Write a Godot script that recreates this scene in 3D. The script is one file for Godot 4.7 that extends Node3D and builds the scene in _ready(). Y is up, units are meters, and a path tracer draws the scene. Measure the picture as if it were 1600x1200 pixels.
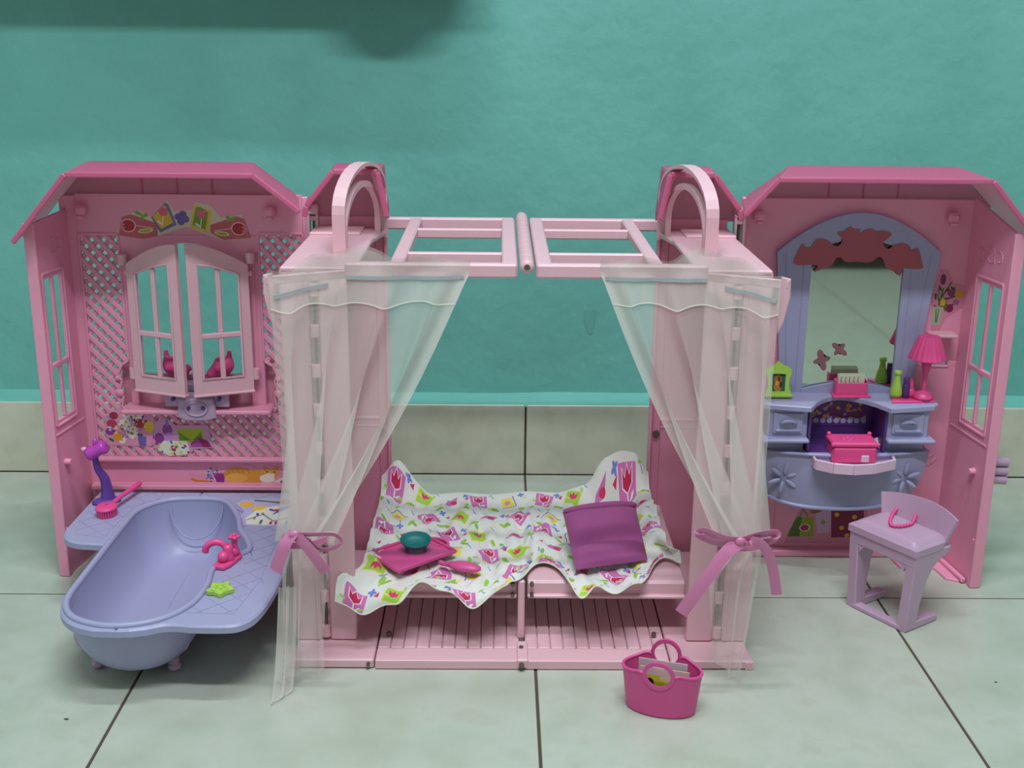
extends Node3D
# A folding toy house standing on a tiled floor in front of a turquoise wall. Metres, y up; z = 0 is the face of the skirting tiles.

class MB:
	var v := PackedVector3Array()
	var n := PackedVector3Array()
	var u := PackedVector2Array()
	func tri(a: Vector3, b: Vector3, c: Vector3, na: Vector3, nb: Vector3, nc: Vector3, ua := Vector2(), ub := Vector2(), uc := Vector2()) -> void:
		if (b - a).cross(c - a).dot(na + nb + nc) > 0.0:
			v.append_array([a, c, b]); n.append_array([na, nc, nb]); u.append_array([ua, uc, ub])
		else:
			v.append_array([a, b, c]); n.append_array([na, nb, nc]); u.append_array([ua, ub, uc])
	func fan(p: Array, nor: Vector3) -> void:
		for i in range(1, p.size() - 1):
			tri(p[0], p[i], p[i + 1], nor, nor, nor)
	func quad(a: Vector3, b: Vector3, c: Vector3, d: Vector3, hint: Vector3) -> void:
		var g := (b - a).cross(c - a) + (c - a).cross(d - a)
		if g.length() < 1e-14:
			return
		g = g.normalized()
		if g.dot(hint) < 0.0:
			g = -g
		tri(a, b, c, g, g, g); tri(a, c, d, g, g, g)
	# box of size s round c, edges chamfered by b
	func box(c: Vector3, s: Vector3, b := 0.0, xf := Transform3D()) -> void:
		var h := s / 2.0
		b = minf(b, minf(h.x, minf(h.y, h.z)) * 0.6)
		var P := func(p: Vector3): return xf * (c + p)
		var N := func(p: Vector3): return (xf.basis * p).normalized()
		for a in 3:
			var i := (a + 1) % 3
			var j := (a + 2) % 3
			for sa: float in [-1.0, 1.0]:
				var q := []
				for k in [[-1, -1], [1, -1], [1, 1], [-1, 1]]:
					var p := Vector3()
					p[a] = sa * h[a]; p[i] = k[0] * (h[i] - b); p[j] = k[1] * (h[j] - b)
					q.append(P.call(p))
				var nn := Vector3(); nn[a] = sa
				fan(q, N.call(nn))
				if b > 0.0:
					for si: float in [-1.0, 1.0]:
						var e := []
						for k in [[0, -1], [0, 1], [1, 1], [1, -1]]:
							var p := Vector3()
							p[a] = sa * (h[a] - (b if k[0] else 0.0)); p[i] = si * (h[i] - (0.0 if k[0] else b)); p[j] = k[1] * (h[j] - b)
							e.append(P.call(p))
						var en := Vector3(); en[a] = sa; en[i] = si
						fan(e, N.call(en))
		if b > 0.0:
			for sx: float in [-1.0, 1.0]:
				for sy: float in [-1.0, 1.0]:
					for sz: float in [-1.0, 1.0]:
						var sg := Vector3(sx, sy, sz)
						fan([P.call(sg * (h - Vector3(0, b, b))), P.call(sg * (h - Vector3(b, 0, b))), P.call(sg * (h - Vector3(b, b, 0)))], N.call(sg))
	# bar from p to q: w wide along side, t thick
	func bar(p: Vector3, q: Vector3, side: Vector3, w: float, t: float, b := 0.0) -> void:
		var d := (q - p)
		var y := d.normalized()
		var x := (side - y * side.dot(y)).normalized()
		box(Vector3(), Vector3(w, d.length(), t), b, Transform3D(Basis(x, y, x.cross(y)), (p + q) / 2.0))
	# rows of points; normals from neighbours, du x dv, flipped on request
	func grid(R: Array, cu := false, cv := false, flip := false, us := 1.0, vs := 1.0) -> void:
		var a := R.size()
		var b: int = R[0].size()
		var nn := normals(R, cu, cv, flip)
		for i in (a if cv else a - 1):
			for j in (b if cu else b - 1):
				var i2 := (i + 1) % a
				var j2 := (j + 1) % b
				var u00 := Vector2(float(j) / (b - 1) * us, float(i) / (a - 1) * vs)
				var du := Vector2(us / (b - 1), 0)
				var dv := Vector2(0, vs / (a - 1))
				tri(R[i][j], R[i][j2], R[i2][j2], nn[i][j], nn[i][j2], nn[i2][j2], u00, u00 + du, u00 + du + dv)
				tri(R[i][j], R[i2][j2], R[i2][j], nn[i][j], nn[i2][j2], nn[i2][j], u00, u00 + du + dv, u00 + dv)
	func normals(R: Array, cu: bool, cv: bool, flip: bool) -> Array:
		var a := R.size()
		var b: int = R[0].size()
		var out := []
		for i in a:
			var row := PackedVector3Array()
			for j in b:
				var j0 := (j - 1 + b) % b if cu else maxi(j - 1, 0)
				var j1 := (j + 1) % b if cu else mini(j + 1, b - 1)
				var i0 := (i - 1 + a) % a if cv else maxi(i - 1, 0)
				var i1 := (i + 1) % a if cv else mini(i + 1, a - 1)
				var g: Vector3 = (R[i][j1] - R[i][j0]).cross(R[i1][j] - R[i0][j])
				if g.length() < 1e-16:
					var k := mini(maxi(i, 1), a - 2)
					g = (R[k][j1] - R[k][j0]).cross(R[k + 1][j] - R[k - 1][j])
				g = g.normalized() if g.length() > 1e-18 else Vector3.UP
				row.append(-g if flip else g)
			out.append(row)
		return out
	# a sheet of thickness t round rows of points
	func cloth(R: Array, t: float, us := 1.0, vs := 1.0) -> void:
		var nn := normals(R, false, false, false)
		var A := []
		var B := []
		for i in R.size():
			var ra := PackedVector3Array()
			var rb := PackedVector3Array()
			for j in R[0].size():
				ra.append(R[i][j] + nn[i][j] * t / 2.0); rb.append(R[i][j] - nn[i][j] * t / 2.0)
			A.append(ra); B.append(rb)
		grid(A, false, false, false, us, vs); grid(B, false, false, true, us, vs)
		var b: int = R[0].size() - 1
		var a := R.size() - 1
		for i in a:
			quad(A[i][0], A[i + 1][0], B[i + 1][0], B[i][0], R[i][0] - R[i][1]); quad(A[i][b], A[i + 1][b], B[i + 1][b], B[i][b], R[i][b] - R[i][b - 1])
		for j in b:
			quad(A[0][j], A[0][j + 1], B[0][j + 1], B[0][j], R[0][j] - R[1][j]); quad(A[a][j], A[a][j + 1], B[a][j + 1], B[a][j], R[a][j] - R[a - 1][j])
	static func ccw(p: PackedVector2Array) -> PackedVector2Array:
		var s := 0.0
		for i in p.size():
			s += p[i].cross(p[(i + 1) % p.size()])
		if s < 0.0:
			p = p.duplicate(); p.reverse()
		return p
	static func inset(p: PackedVector2Array, b: float) -> PackedVector2Array:
		var o := PackedVector2Array()
		var k := p.size()
		for i in k:
			var e := (p[i] - p[(i - 1 + k) % k]).normalized()
			var f := (p[(i + 1) % k] - p[i]).normalized()
			var ne := Vector2(-e.y, e.x)
			var nf := Vector2(-f.y, f.x)
			o.append(p[i] + (ne + nf) / maxf(1.0 + ne.dot(nf), 0.5) * b)
		return o
	# outline in the local xy plane, from z = 0 (back) to z = t (front), front edge chamfered by b
	func plate(p: PackedVector2Array, xf: Transform3D, t: float, b := 0.0) -> void:
		p = ccw(p)
		var q := inset(p, b) if b > 0.0 else p
		var lo := p[0]
		var hi := p[0]
		for a in p:
			lo = lo.min(a); hi = hi.max(a)
		var idx := Geometry2D.triangulate_polygon(p)
		var fz := xf.basis.z.normalized()
		var w := func(a: Vector2): return Vector2((a.x - lo.x) / (hi.x - lo.x), 1.0 - (a.y - lo.y) / (hi.y - lo.y))
		for i in range(0, idx.size(), 3):
			var T := [idx[i], idx[i + 1], idx[i + 2]]
			var f := T.map(func(k): return xf * Vector3(q[k].x, q[k].y, t))
			var g := T.map(func(k): return xf * Vector3(p[k].x, p[k].y, 0))
			tri(f[0], f[1], f[2], fz, fz, fz, w.call(q[T[0]]), w.call(q[T[1]]), w.call(q[T[2]]))
			tri(g[0], g[1], g[2], -fz, -fz, -fz)
		for i in p.size():
			var j := (i + 1) % p.size()
			var e := p[j] - p[i]
			var hint := xf.basis * Vector3(e.y, -e.x, 0)
			quad(xf * Vector3(p[i].x, p[i].y, 0), xf * Vector3(p[j].x, p[j].y, 0), xf * Vector3(p[j].x, p[j].y, t - b), xf * Vector3(p[i].x, p[i].y, t - b), hint)
			if b > 0.0:
				quad(xf * Vector3(p[i].x, p[i].y, t - b), xf * Vector3(p[j].x, p[j].y, t - b), xf * Vector3(q[j].x, q[j].y, t), xf * Vector3(q[i].x, q[i].y, t), hint + fz * hint.length())
	# ring between two outlines with the same number of points
	func ring(o: PackedVector2Array, i: PackedVector2Array, xf: Transform3D, t: float) -> void:
		var fz := xf.basis.z
		for k in o.size():
			var m := (k + 1) % o.size()
			var P := func(a: Vector2, z: float): return xf * Vector3(a.x, a.y, z)
			quad(P.call(o[k], t), P.call(o[m], t), P.call(i[m], t), P.call(i[k], t), fz)
			quad(P.call(o[k], 0), P.call(o[m], 0), P.call(i[m], 0), P.call(i[k], 0), -fz)
			var out: Vector3 = P.call(o[k], 0) - P.call(i[k], 0)
			quad(P.call(o[k], 0), P.call(o[m], 0), P.call(o[m], t), P.call(o[k], t), out)
			quad(P.call(i[k], 0), P.call(i[m], 0), P.call(i[m], t), P.call(i[k], t), -out)
	func tube(path: Array, r, seg := 10, closed := false) -> void:
		var m := path.size()
		var t0: Vector3 = (path[1] - path[0]).normalized()
		var x := t0.cross(Vector3.UP if absf(t0.y) < 0.9 else Vector3.RIGHT).normalized()
		var R := []
		for i in m:
			var a: Vector3 = path[(i - 1 + m) % m] if closed else path[maxi(i - 1, 0)]
			var b: Vector3 = path[(i + 1) % m] if closed else path[mini(i + 1, m - 1)]
			var t := (b - a).normalized()
			x = (x - t * x.dot(t)).normalized()
			var y := t.cross(x)
			var rr: float = r[i] if r is Array else r
			var row := PackedVector3Array()
			for k in seg:
				var w := TAU * k / seg
				row.append(path[i] + (x * cos(w) + y * sin(w)) * rr)
			R.append(row)
		grid(R, true, closed, false)
		if not closed:
			for e in [0, m - 1]:
				var c: Vector3 = path[e]
				var d: Vector3 = (path[0] - path[1] if e == 0 else path[m - 1] - path[m - 2]).normalized()
				for k in seg:
					tri(c, R[e][k], R[e][(k + 1) % seg], d, d, d)
	# a closed profile carried along a path; profile x goes along side, y along side x path
	func sweep(path: Array, prof: Array, side: Vector3, closed := false) -> void:
		var m := path.size()
		var R := []
		for i in m:
			var a: Vector3 = path[(i - 1 + m) % m] if closed else path[maxi(i - 1, 0)]
			var b: Vector3 = path[(i + 1) % m] if closed else path[mini(i + 1, m - 1)]
			var t := (b - a).normalized()
			var x := (side - t * side.dot(t)).normalized()
			var y := x.cross(t)
			R.append(prof.map(func(p): return path[i] + x * p.x + y * p.y))
		var k := prof.size()
		for i in (m if closed else m - 1):
			var i2 := (i + 1) % m
			for j in k:
				var j2 := (j + 1) % k
				var mid: Vector3 = (R[i][j] + R[i][j2] + R[i2][j] + R[i2][j2]) / 4.0 - (path[i] + path[i2]) / 2.0
				quad(R[i][j], R[i][j2], R[i2][j2], R[i2][j], mid)
		if not closed:
			fan(R[0], (path[0] - path[1]).normalized()); fan(R[m - 1], (path[m - 1] - path[m - 2]).normalized())
	# profile of (radius, height) turned round y
	func lathe(p: Array, xf := Transform3D(), seg := 20, sx := 1.0, sz := 1.0) -> void:
		var R := []
		for a in p:
			var row := PackedVector3Array()
			for k in seg:
				var w := TAU * k / seg
				row.append(xf * Vector3(cos(w) * a.x * sx, a.y, sin(w) * a.x * sz))
			R.append(row)
		grid(R, true, false, true)
	func ball(c: Vector3, r: Vector3, seg := 16, xf := Transform3D()) -> void:
		var p := []
		for i in seg / 2 + 1:
			var w := PI * i / (seg / 2) - PI / 2
			p.append(Vector2(maxf(cos(w), 0.001) , sin(w)))
		lathe(p, xf * Transform3D(Basis.from_scale(r), c), seg)
	func mesh() -> ArrayMesh:
		var a := []
		a.resize(Mesh.ARRAY_MAX)
		a[Mesh.ARRAY_VERTEX] = v; a[Mesh.ARRAY_NORMAL] = n; a[Mesh.ARRAY_TEX_UV] = u
		var m := ArrayMesh.new()
		m.add_surface_from_arrays(Mesh.PRIMITIVE_TRIANGLES, a)
		return m

# a printed picture, drawn in its own units: x to the right, y down
class Pic:
	var im: Image
	var o: Vector2
	var k: Vector2
	func _init(w: int, h: int, lo: Vector2, hi: Vector2, base: Color) -> void:
		im = Image.create(w, h, true, Image.FORMAT_RGB8)
		im.fill(base)
		o = lo; k = Vector2(w, h) / (hi - lo)
	func e(x: float, y: float, rx: float, ry: float, c: Color, rot := 0.0) -> void:
		var m := maxf(rx, ry)
		var a := ((Vector2(x - m, y - m) - o) * k).floor()
		var b := ((Vector2(x + m, y + m) - o) * k).ceil()
		for j in range(maxi(0, int(a.y)), mini(im.get_height(), int(b.y) + 1)):
			for i in range(maxi(0, int(a.x)), mini(im.get_width(), int(b.x) + 1)):
				var q := (Vector2(i + 0.5, j + 0.5) / k + o - Vector2(x, y)).rotated(-rot)
				if (q.x / rx) ** 2 + (q.y / ry) ** 2 < 1.0:
					im.set_pixel(i, j, c)
	func p(pts: Array, c: Color) -> void:
		var P := PackedVector2Array()
		var lo := Vector2(1e9, 1e9)
		var hi := -lo
		for a in pts:
			var q := (Vector2(a[0], a[1]) - o) * k
			P.append(q); lo = lo.min(q); hi = hi.max(q)
		for j in range(maxi(0, int(lo.y)), mini(im.get_height(), int(hi.y) + 2)):
			for i in range(maxi(0, int(lo.x)), mini(im.get_width(), int(hi.x) + 2)):
				if Geometry2D.is_point_in_polygon(Vector2(i + 0.5, j + 0.5), P):
					im.set_pixel(i, j, c)
	func l(pts: Array, w: float, c: Color) -> void:
		for i in pts.size() - 1:
			var a := Vector2(pts[i][0], pts[i][1])
			var b := Vector2(pts[i + 1][0], pts[i + 1][1])
			var d := (b - a).normalized().orthogonal() * w / 2.0
			p([[(a + d).x, (a + d).y], [(b + d).x, (b + d).y], [(b - d).x, (b - d).y], [(a - d).x, (a - d).y]], c)
	func tex() -> ImageTexture:
		im.generate_mipmaps()
		return ImageTexture.create_from_image(im)

var M := {}
var used := {}
var rng := RandomNumberGenerator.new()
const XC := -0.0135          # middle line of the bed unit
const WZ := 0.27             # face of the two wing walls

# ---------------------------------------------------------------- objects
func numbered(called: String) -> String:
	used[called] = used.get(called, -1) + 1
	return called if used[called] == 0 else "%s_%03d" % [called, used[called]]
func thing(called: String, label: String, category: String, at := Vector3(), group := "", turn := 0.0) -> Node3D:
	var o := Node3D.new()
	o.name = numbered(called)
	add_child(o)
	o.position = at
	o.rotation.y = turn
	o.set_meta("label", label); o.set_meta("category", category)
	if group:
		o.set_meta("group", group)
	return o
func where(o: Node) -> Vector3:
	var p := Vector3()
	while o != self:
		p += (o as Node3D).position; o = o.get_parent()
	return p
# one named mesh under a thing; points are in the world unless own is true
func part(par: Node, called: String, b: MB, m: Material, label := "", own := false) -> MeshInstance3D:
	var o := MeshInstance3D.new()
	o.name = called
	if not own:
		var s := where(par)
		if s != Vector3():
			for i in b.v.size():
				b.v[i] -= s
	o.mesh = b.mesh()
	o.material_override = m
	if label:
		o.set_meta("label", label)
	par.add_child(o, true)
	return o
func setting(called: String, b: MB, m: Material) -> MeshInstance3D:
	var o := part(self, called, b, m)
	o.set_meta("kind", "structure")
	return o
func share(par: Node, called: String, mesh: Mesh, m: Material, xf: Transform3D) -> MeshInstance3D:
	var o := MeshInstance3D.new()
	o.name = called; o.mesh = mesh; o.material_override = m; o.transform = xf
	par.add_child(o, true)
	return o
func c8(r: int, g: int, b: int) -> Color:
	return Color8(r, g, b)
func mat(c: Color, rough := 0.45, bump: Texture2D = null, bs := 0.3, scale := 30.0) -> StandardMaterial3D:
	var m := StandardMaterial3D.new()
	m.albedo_color = c
	m.roughness = rough
	if bump:
		m.normal_enabled = true; m.normal_texture = bump; m.normal_scale = bs
		m.uv1_triplanar = true; m.uv1_scale = Vector3.ONE * scale
	return m
func noise(freq: float, size: int, sd: int, normal := false, strength := 2.0, ramp: Gradient = null, oct := 4) -> NoiseTexture2D:
	var f := FastNoiseLite.new()
	f.seed = sd; f.frequency = freq; f.fractal_octaves = oct
	var t := NoiseTexture2D.new()
	t.width = size; t.height = size; t.seamless = true; t.noise = f
	t.as_normal_map = normal; t.bump_strength = strength
	if ramp:
		t.color_ramp = ramp
	return t
func ramp(cols: Array) -> Gradient:
	var g := Gradient.new()
	var offs := PackedFloat32Array()
	var cc := PackedColorArray()
	for c in cols:
		offs.append(c[0]); cc.append(c[1])
	g.offsets = offs; g.colors = cc
	return g
func pv(a: Array) -> PackedVector2Array:
	var p := PackedVector2Array()
	for q in a:
		p.append(Vector2(q[0], q[1]))
	return p
func rect(x0: float, y0: float, x1: float, y1: float) -> PackedVector2Array:
	return pv([[x0, y0], [x1, y0], [x1, y1], [x0, y1]])
func zf(z: float) -> Transform3D:
	return Transform3D(Basis(), Vector3(0, 0, z))
func lerp_line(pts: Array, x: float) -> float:     # piecewise linear y(x)
	if x <= pts[0][0]:
		return pts[0][1]
	for i in pts.size() - 1:
		if x <= pts[i + 1][0]:
			return lerpf(pts[i][1], pts[i + 1][1], (x - pts[i][0]) / (pts[i + 1][0] - pts[i][0]))
	return pts[-1][1]
func smooth_line(pts: Array, x: float) -> float:   # the same, rounded
	var s := 0.0
	for d in [-0.006, -0.003, 0.0, 0.003, 0.006]:
		s += lerp_line(pts, x + d)
	return s / 5.0
func spline(pts: Array, per := 8, closed := false) -> Array:
	var out := []
	var n := pts.size()
	for i in (n if closed else n - 1):
		var a = pts[(i - 1 + n) % n] if closed or i > 0 else pts[0] * 2 - pts[1]
		var b = pts[i]
		var c = pts[(i + 1) % n]
		var d = pts[(i + 2) % n] if closed or i + 2 < n else pts[n - 1] * 2 - pts[n - 2]
		for k in per:
			out.append(b.cubic_interpolate(c, a, d, float(k) / per))
	if not closed:
		out.append(pts[n - 1])
	return out
func vs(a: Array) -> Array:
	return a.map(func(p): return Vector3(p[0], p[1], p[2]))

func _ready() -> void:
	rng.seed = 7
	# ------------------------------------------------------------ camera, light, exposure
	var cam := Camera3D.new()
	cam.name = "camera"
	cam.fov = rad_to_deg(2.0 * atan(600.0 / 1861.5))
	cam.near = 0.02
	cam.transform = Transform3D(Basis(Vector3.UP, deg_to_rad(-0.70)) * Basis(Vector3.RIGHT, deg_to_rad(-16.54)) * Basis(Vector3.BACK, deg_to_rad(0.59)), Vector3(-0.0403, 0.626, 1.641))
	add_child(cam)
	cam.current = true
	var env := Environment.new()
	env.background_mode = Environment.BG_COLOR
	env.background_color = Color(0.02, 0.02, 0.02)
	env.tonemap_mode = Environment.TONE_MAPPER_LINEAR
	env.tonemap_exposure = 1.4
	env.sdfgi_enabled = true; env.ssao_enabled = true; env.ssil_enabled = true
	var we := WorldEnvironment.new()
	we.name = "world"; we.environment = env
	add_child(we)
	# two fluorescent tubes: one almost overhead, one behind the camera
	for L in [[Vector3(0.08, 2.32, 0.80), Vector2(1.0, 0.07), -PI / 2, 1.4], [Vector3(0.0, 2.33, 1.65), Vector2(1.2, 0.12), -PI * 0.38, 2.4]]:
		var tube := AreaLight3D.new()          # just below the glowing face of the fitting
		tube.name = "tube_light"
		tube.area_size = L[1]
		tube.area_normalize_energy = true
		tube.light_energy = L[3]
		tube.light_color = Color(0.93, 0.98, 1.0)
		tube.area_range = 8.0
		tube.area_attenuation = 2.0
		tube.shadow_enabled = true
		tube.transform = Transform3D(Basis(Vector3.RIGHT, L[2]), L[0])
		add_child(tube, true)
	materials()
	room()
	bathroom_wing()
	vanity_wing()
	bed_unit()
	bathtub()
	dressing_table()
	bedding()
	curtains()
	stool_and_basket()
	bath_things()
	table_things()
	unseen_things()

func materials() -> void:
	var fine := noise(0.08, 256, 3, true, 1.5)
	M.pink = mat(c8(228, 177, 189), 0.42, fine, 0.12)
	M.wing = mat(c8(234, 152, 180), 0.45, fine, 0.12)
	M.hot = mat(c8(214, 88, 138), 0.4, fine, 0.1)
	M.hot.backlight_enabled = true; M.hot.backlight = Color(0.8, 0.8, 0.8)
	M.lav = mat(c8(162, 159, 194), 0.42, fine, 0.1)
	M.shelf = mat(c8(188, 154, 180), 0.42, fine, 0.1)
	M.mauve = mat(c8(190, 155, 182), 0.4, fine, 0.1)
	M.pale = mat(c8(224, 190, 212), 0.4, fine, 0.1)
	M.neon = mat(c8(230, 76, 142), 0.4, fine, 0.1)
	M.basket = mat(c8(212, 78, 142), 0.42, fine, 0.1)
	M.lime = mat(c8(168, 204, 82), 0.4, fine, 0.1)
	M.violet = mat(c8(98, 62, 150), 0.35, fine, 0.1)
	M.orchid = mat(c8(186, 66, 178), 0.25, fine, 0.1)
	M.plum = mat(c8(84, 48, 116), 0.4)
	M.teal = mat(c8(28, 118, 118), 0.5, fine, 0.1)
	M.metal = mat(c8(120, 112, 104), 0.4); M.metal.metallic = 0.8
	M.dark = mat(c8(60, 40, 44), 0.7)
	M.mirror = mat(c8(205, 214, 205), 0.04); M.mirror.metallic = 1.0
	var weave := noise(0.35, 256, 5, true, 3.0)
	M.organza = mat(Color(0.92, 0.87, 0.85, 0.34), 0.6, weave, 0.5, 60.0)
	M.organza.transparency = BaseMaterial3D.TRANSPARENCY_ALPHA
	M.organza.cull_mode = BaseMaterial3D.CULL_DISABLED
	M.organza.rim_enabled = true; M.organza.rim = 0.6; M.organza.rim_tint = 0.3
	M.hem = mat(Color(0.92, 0.89, 0.87, 0.6), 0.5, weave, 0.5, 60.0)
	M.hem.transparency = BaseMaterial3D.TRANSPARENCY_ALPHA
	M.hem.cull_mode = BaseMaterial3D.CULL_DISABLED
	M.silver = mat(c8(182, 182, 188), 0.4, weave, 0.8, 90.0); M.silver.metallic = 0.2
	M.satin = mat(c8(206, 120, 162), 0.28); M.satin.cull_mode = BaseMaterial3D.CULL_DISABLED
	M.velvet = mat(c8(150, 70, 124), 0.9, weave, 0.6, 40.0)
	M.velvet.rim_enabled = true; M.velvet.rim = 1.0; M.velvet.rim_tint = 0.7
	M.paper = mat(c8(226, 222, 206), 0.7)
	# ceramic tiles: a cream body with faint cloudy marbling and specks
	for i in 3:
		var g := ramp([[0.0, c8(174, 176, 162)], [0.45, c8(183, 185, 172)], [0.7, c8(188, 189, 178)], [1.0, c8(180, 178, 164)]])
		var m := mat(Color.WHITE, 0.3)
		m.albedo_texture = noise(0.012, 512, 20 + i, false, 2.0, g, 5)
		m.uv1_triplanar = true; m.uv1_world_triplanar = true; m.uv1_scale = Vector3.ONE * (1.6 + 0.3 * i); m.uv1_offset = Vector3(0.3 * i, 0.2 * i, 0.1)
		M["tile%d" % i] = m
	M.skirt = mat(Color.WHITE, 0.35)
	M.skirt.albedo_texture = noise(0.02, 512, 31, false, 2.0, ramp([[0.0, c8(194, 190, 172)], [0.5, c8(204, 200, 182)], [1.0, c8(210, 204, 188)]]), 5)
	M.skirt.uv1_triplanar = true; M.skirt.uv1_scale = Vector3.ONE * 2.0
	M.grout = mat(c8(84, 68, 60), 0.95)
	var plaster := noise(0.03, 512, 41, true, 3.0)
	M.wall = mat(Color.WHITE, 0.6, plaster, 0.25, 1.5)
	M.wall.albedo_texture = noise(0.006, 512, 44, false, 2.0, ramp([[0.0, c8(103, 169, 160)], [0.5, c8(108, 175, 166)], [1.0, c8(113, 180, 171)]]), 5)
	M.wall.uv1_world_triplanar = true
	M.white = mat(c8(230, 232, 228), 0.8, plaster, 0.2, 1.0)
	M.smudge = mat(c8(100, 163, 154), 0.8)
	M.wood = mat(Color.WHITE, 0.5)
	M.wood.albedo_texture = noise(0.02, 256, 51, false, 2.0, ramp([[0.0, c8(52, 34, 24)], [1.0, c8(84, 58, 40)]]))
	M.wood.uv1_triplanar = true; M.wood.uv1_scale = Vector3(1, 8, 8)
	M.glow = mat(Color.WHITE, 0.5)
	M.glow.emission_enabled = true; M.glow.emission = Color(0.93, 0.98, 1.0); M.glow.emission_energy_multiplier = 2.0

# ---------------------------------------------------------------- room
func room() -> void:
	var x0 := -1.8
	var x1 := 2.2
	var z1 := 3.2
	var H := 2.4
	var b := MB.new()
	b.box(Vector3((x0 + x1) / 2, -0.0512, z1 / 2), Vector3(x1 - x0 + 0.2, 0.1, z1 + 0.2))
	var fl := setting("floor", b, M.grout)
	var meshes := {}
	for r in 8:
		var za := 0.0 if r == 0 else 0.392 + 0.4 * (r - 1)
		var zb := 0.392 + 0.4 * r
		for k in range(-5, 6):
			var xa := maxf(0.4 * k, x0)
			var xb := minf(0.4 * k + 0.4, x1)
			if xb - xa < 0.02:
				continue
			var key := "%.3f %.3f" % [xb - xa, zb - za]
			if not meshes.has(key):
				var t := MB.new()
				t.box(Vector3(0, -0.003, 0), Vector3(xb - xa - 0.0030, 0.006, zb - za - 0.0030), 0.0006)
				meshes[key] = t.mesh()
			share(fl, "tile", meshes[key], M["tile%d" % rng.randi_range(0, 2)], Transform3D(Basis(), Vector3((xa + xb) / 2, rng.randf_range(-0.0002, 0.0), (za + zb) / 2)))
	for q in [[-0.4445, 0.6520, 0.0016], [-0.6335, 0.106, 0.0014], [-0.5750, 0.0780, 0.0010], [-0.6000, 0.4680, 0.0012], [0.4640, 0.5790, 0.0010]]:
		var t := MB.new()
		t.ball(Vector3(q[0], 0.0003, q[1]), Vector3(q[2] * 1.6, 0.0006, q[2] * 0.7), 8)
		part(fl, "speck", t, M.dark, "dark speck of dirt")
	b = MB.new()
	b.box(Vector3((x0 + x1) / 2, H / 2, -0.085), Vector3(x1 - x0 + 0.2, H + 0.1, 0.110))
	var wb := setting("wall_back", b, M.wall)
	b = MB.new()
	b.box(Vector3((x0 + x1) / 2, 0.0520, -0.018), Vector3(x1 - x0, 0.104, 0.030))
	var sk := setting("baseboard_back", b, M.grout)
	for k in range(-5, 6):
		var xa := maxf(0.4 * k, x0)
		var xb := minf(0.4 * k + 0.4, x1)
		if xb - xa < 0.02:
			continue
		b = MB.new()
		b.box(Vector3((xa + xb) / 2 , 0.0535, -0.0045), Vector3(xb - xa - 0.003, 0.1065, 0.009), 0.001)
		part(sk, "tile", b, M.skirt)
	# the skirting stands proud of the wall; a plaster fillet with an uneven upper edge slopes back from its top
	var rows := [PackedVector3Array(), PackedVector3Array(), PackedVector3Array(), PackedVector3Array()]
	for k in 121:
		var x := x0 + (x1 - x0) * k / 120.0
		var y := 0.1170 + 0.0012 * sin(x * 9.0) + 0.0007 * sin(x * 31.0)
		rows[0].append(Vector3(x, 0.1035, -0.0012)); rows[1].append(Vector3(x, 0.1072, -0.0018)); rows[2].append(Vector3(x, 0.1100, -0.012)); rows[3].append(Vector3(x, y, -0.0305))
	b = MB.new()
	b.grid(rows)
	setting("trim_1", b, M.wall)
	b = MB.new()
	b.box(Vector3(x0 - 0.05, H / 2, z1 / 2), Vector3(0.1, H + 0.1, z1 + 0.2)); setting("wall_left", b, M.white)
	b = MB.new()
	b.box(Vector3(x1 + 0.05, H / 2, z1 / 2), Vector3(0.1, H + 0.1, z1 + 0.2)); setting("wall_right", b, M.white)
	b = MB.new()
	b.box(Vector3((x0 + x1) / 2, H / 2, z1 + 0.05), Vector3(x1 - x0 + 0.2, H + 0.1, 0.1)); setting("wall_front", b, M.white)
	b = MB.new()
	b.box(Vector3((x0 + x1) / 2, H + 0.05, z1 / 2), Vector3(x1 - x0 + 0.2, 0.1, z1 + 0.2)); setting("ceiling", b, M.white)
	# a scuffed patch on the paint: a rough-edged stain
	b = MB.new()
	b.plate(pv([[0.080, 0.243], [0.084, 0.246], [0.089, 0.244], [0.093, 0.247], [0.099, 0.245], [0.0985, 0.232], [0.097, 0.226], [0.095, 0.212], [0.091, 0.208], [0.086, 0.214], [0.083, 0.222], [0.081, 0.233]]), Transform3D(Basis(), Vector3(0.0016, -0.0035, -0.0303)), 0.0008)
	part(wb, "scuff_mark", b, M.smudge)

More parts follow.
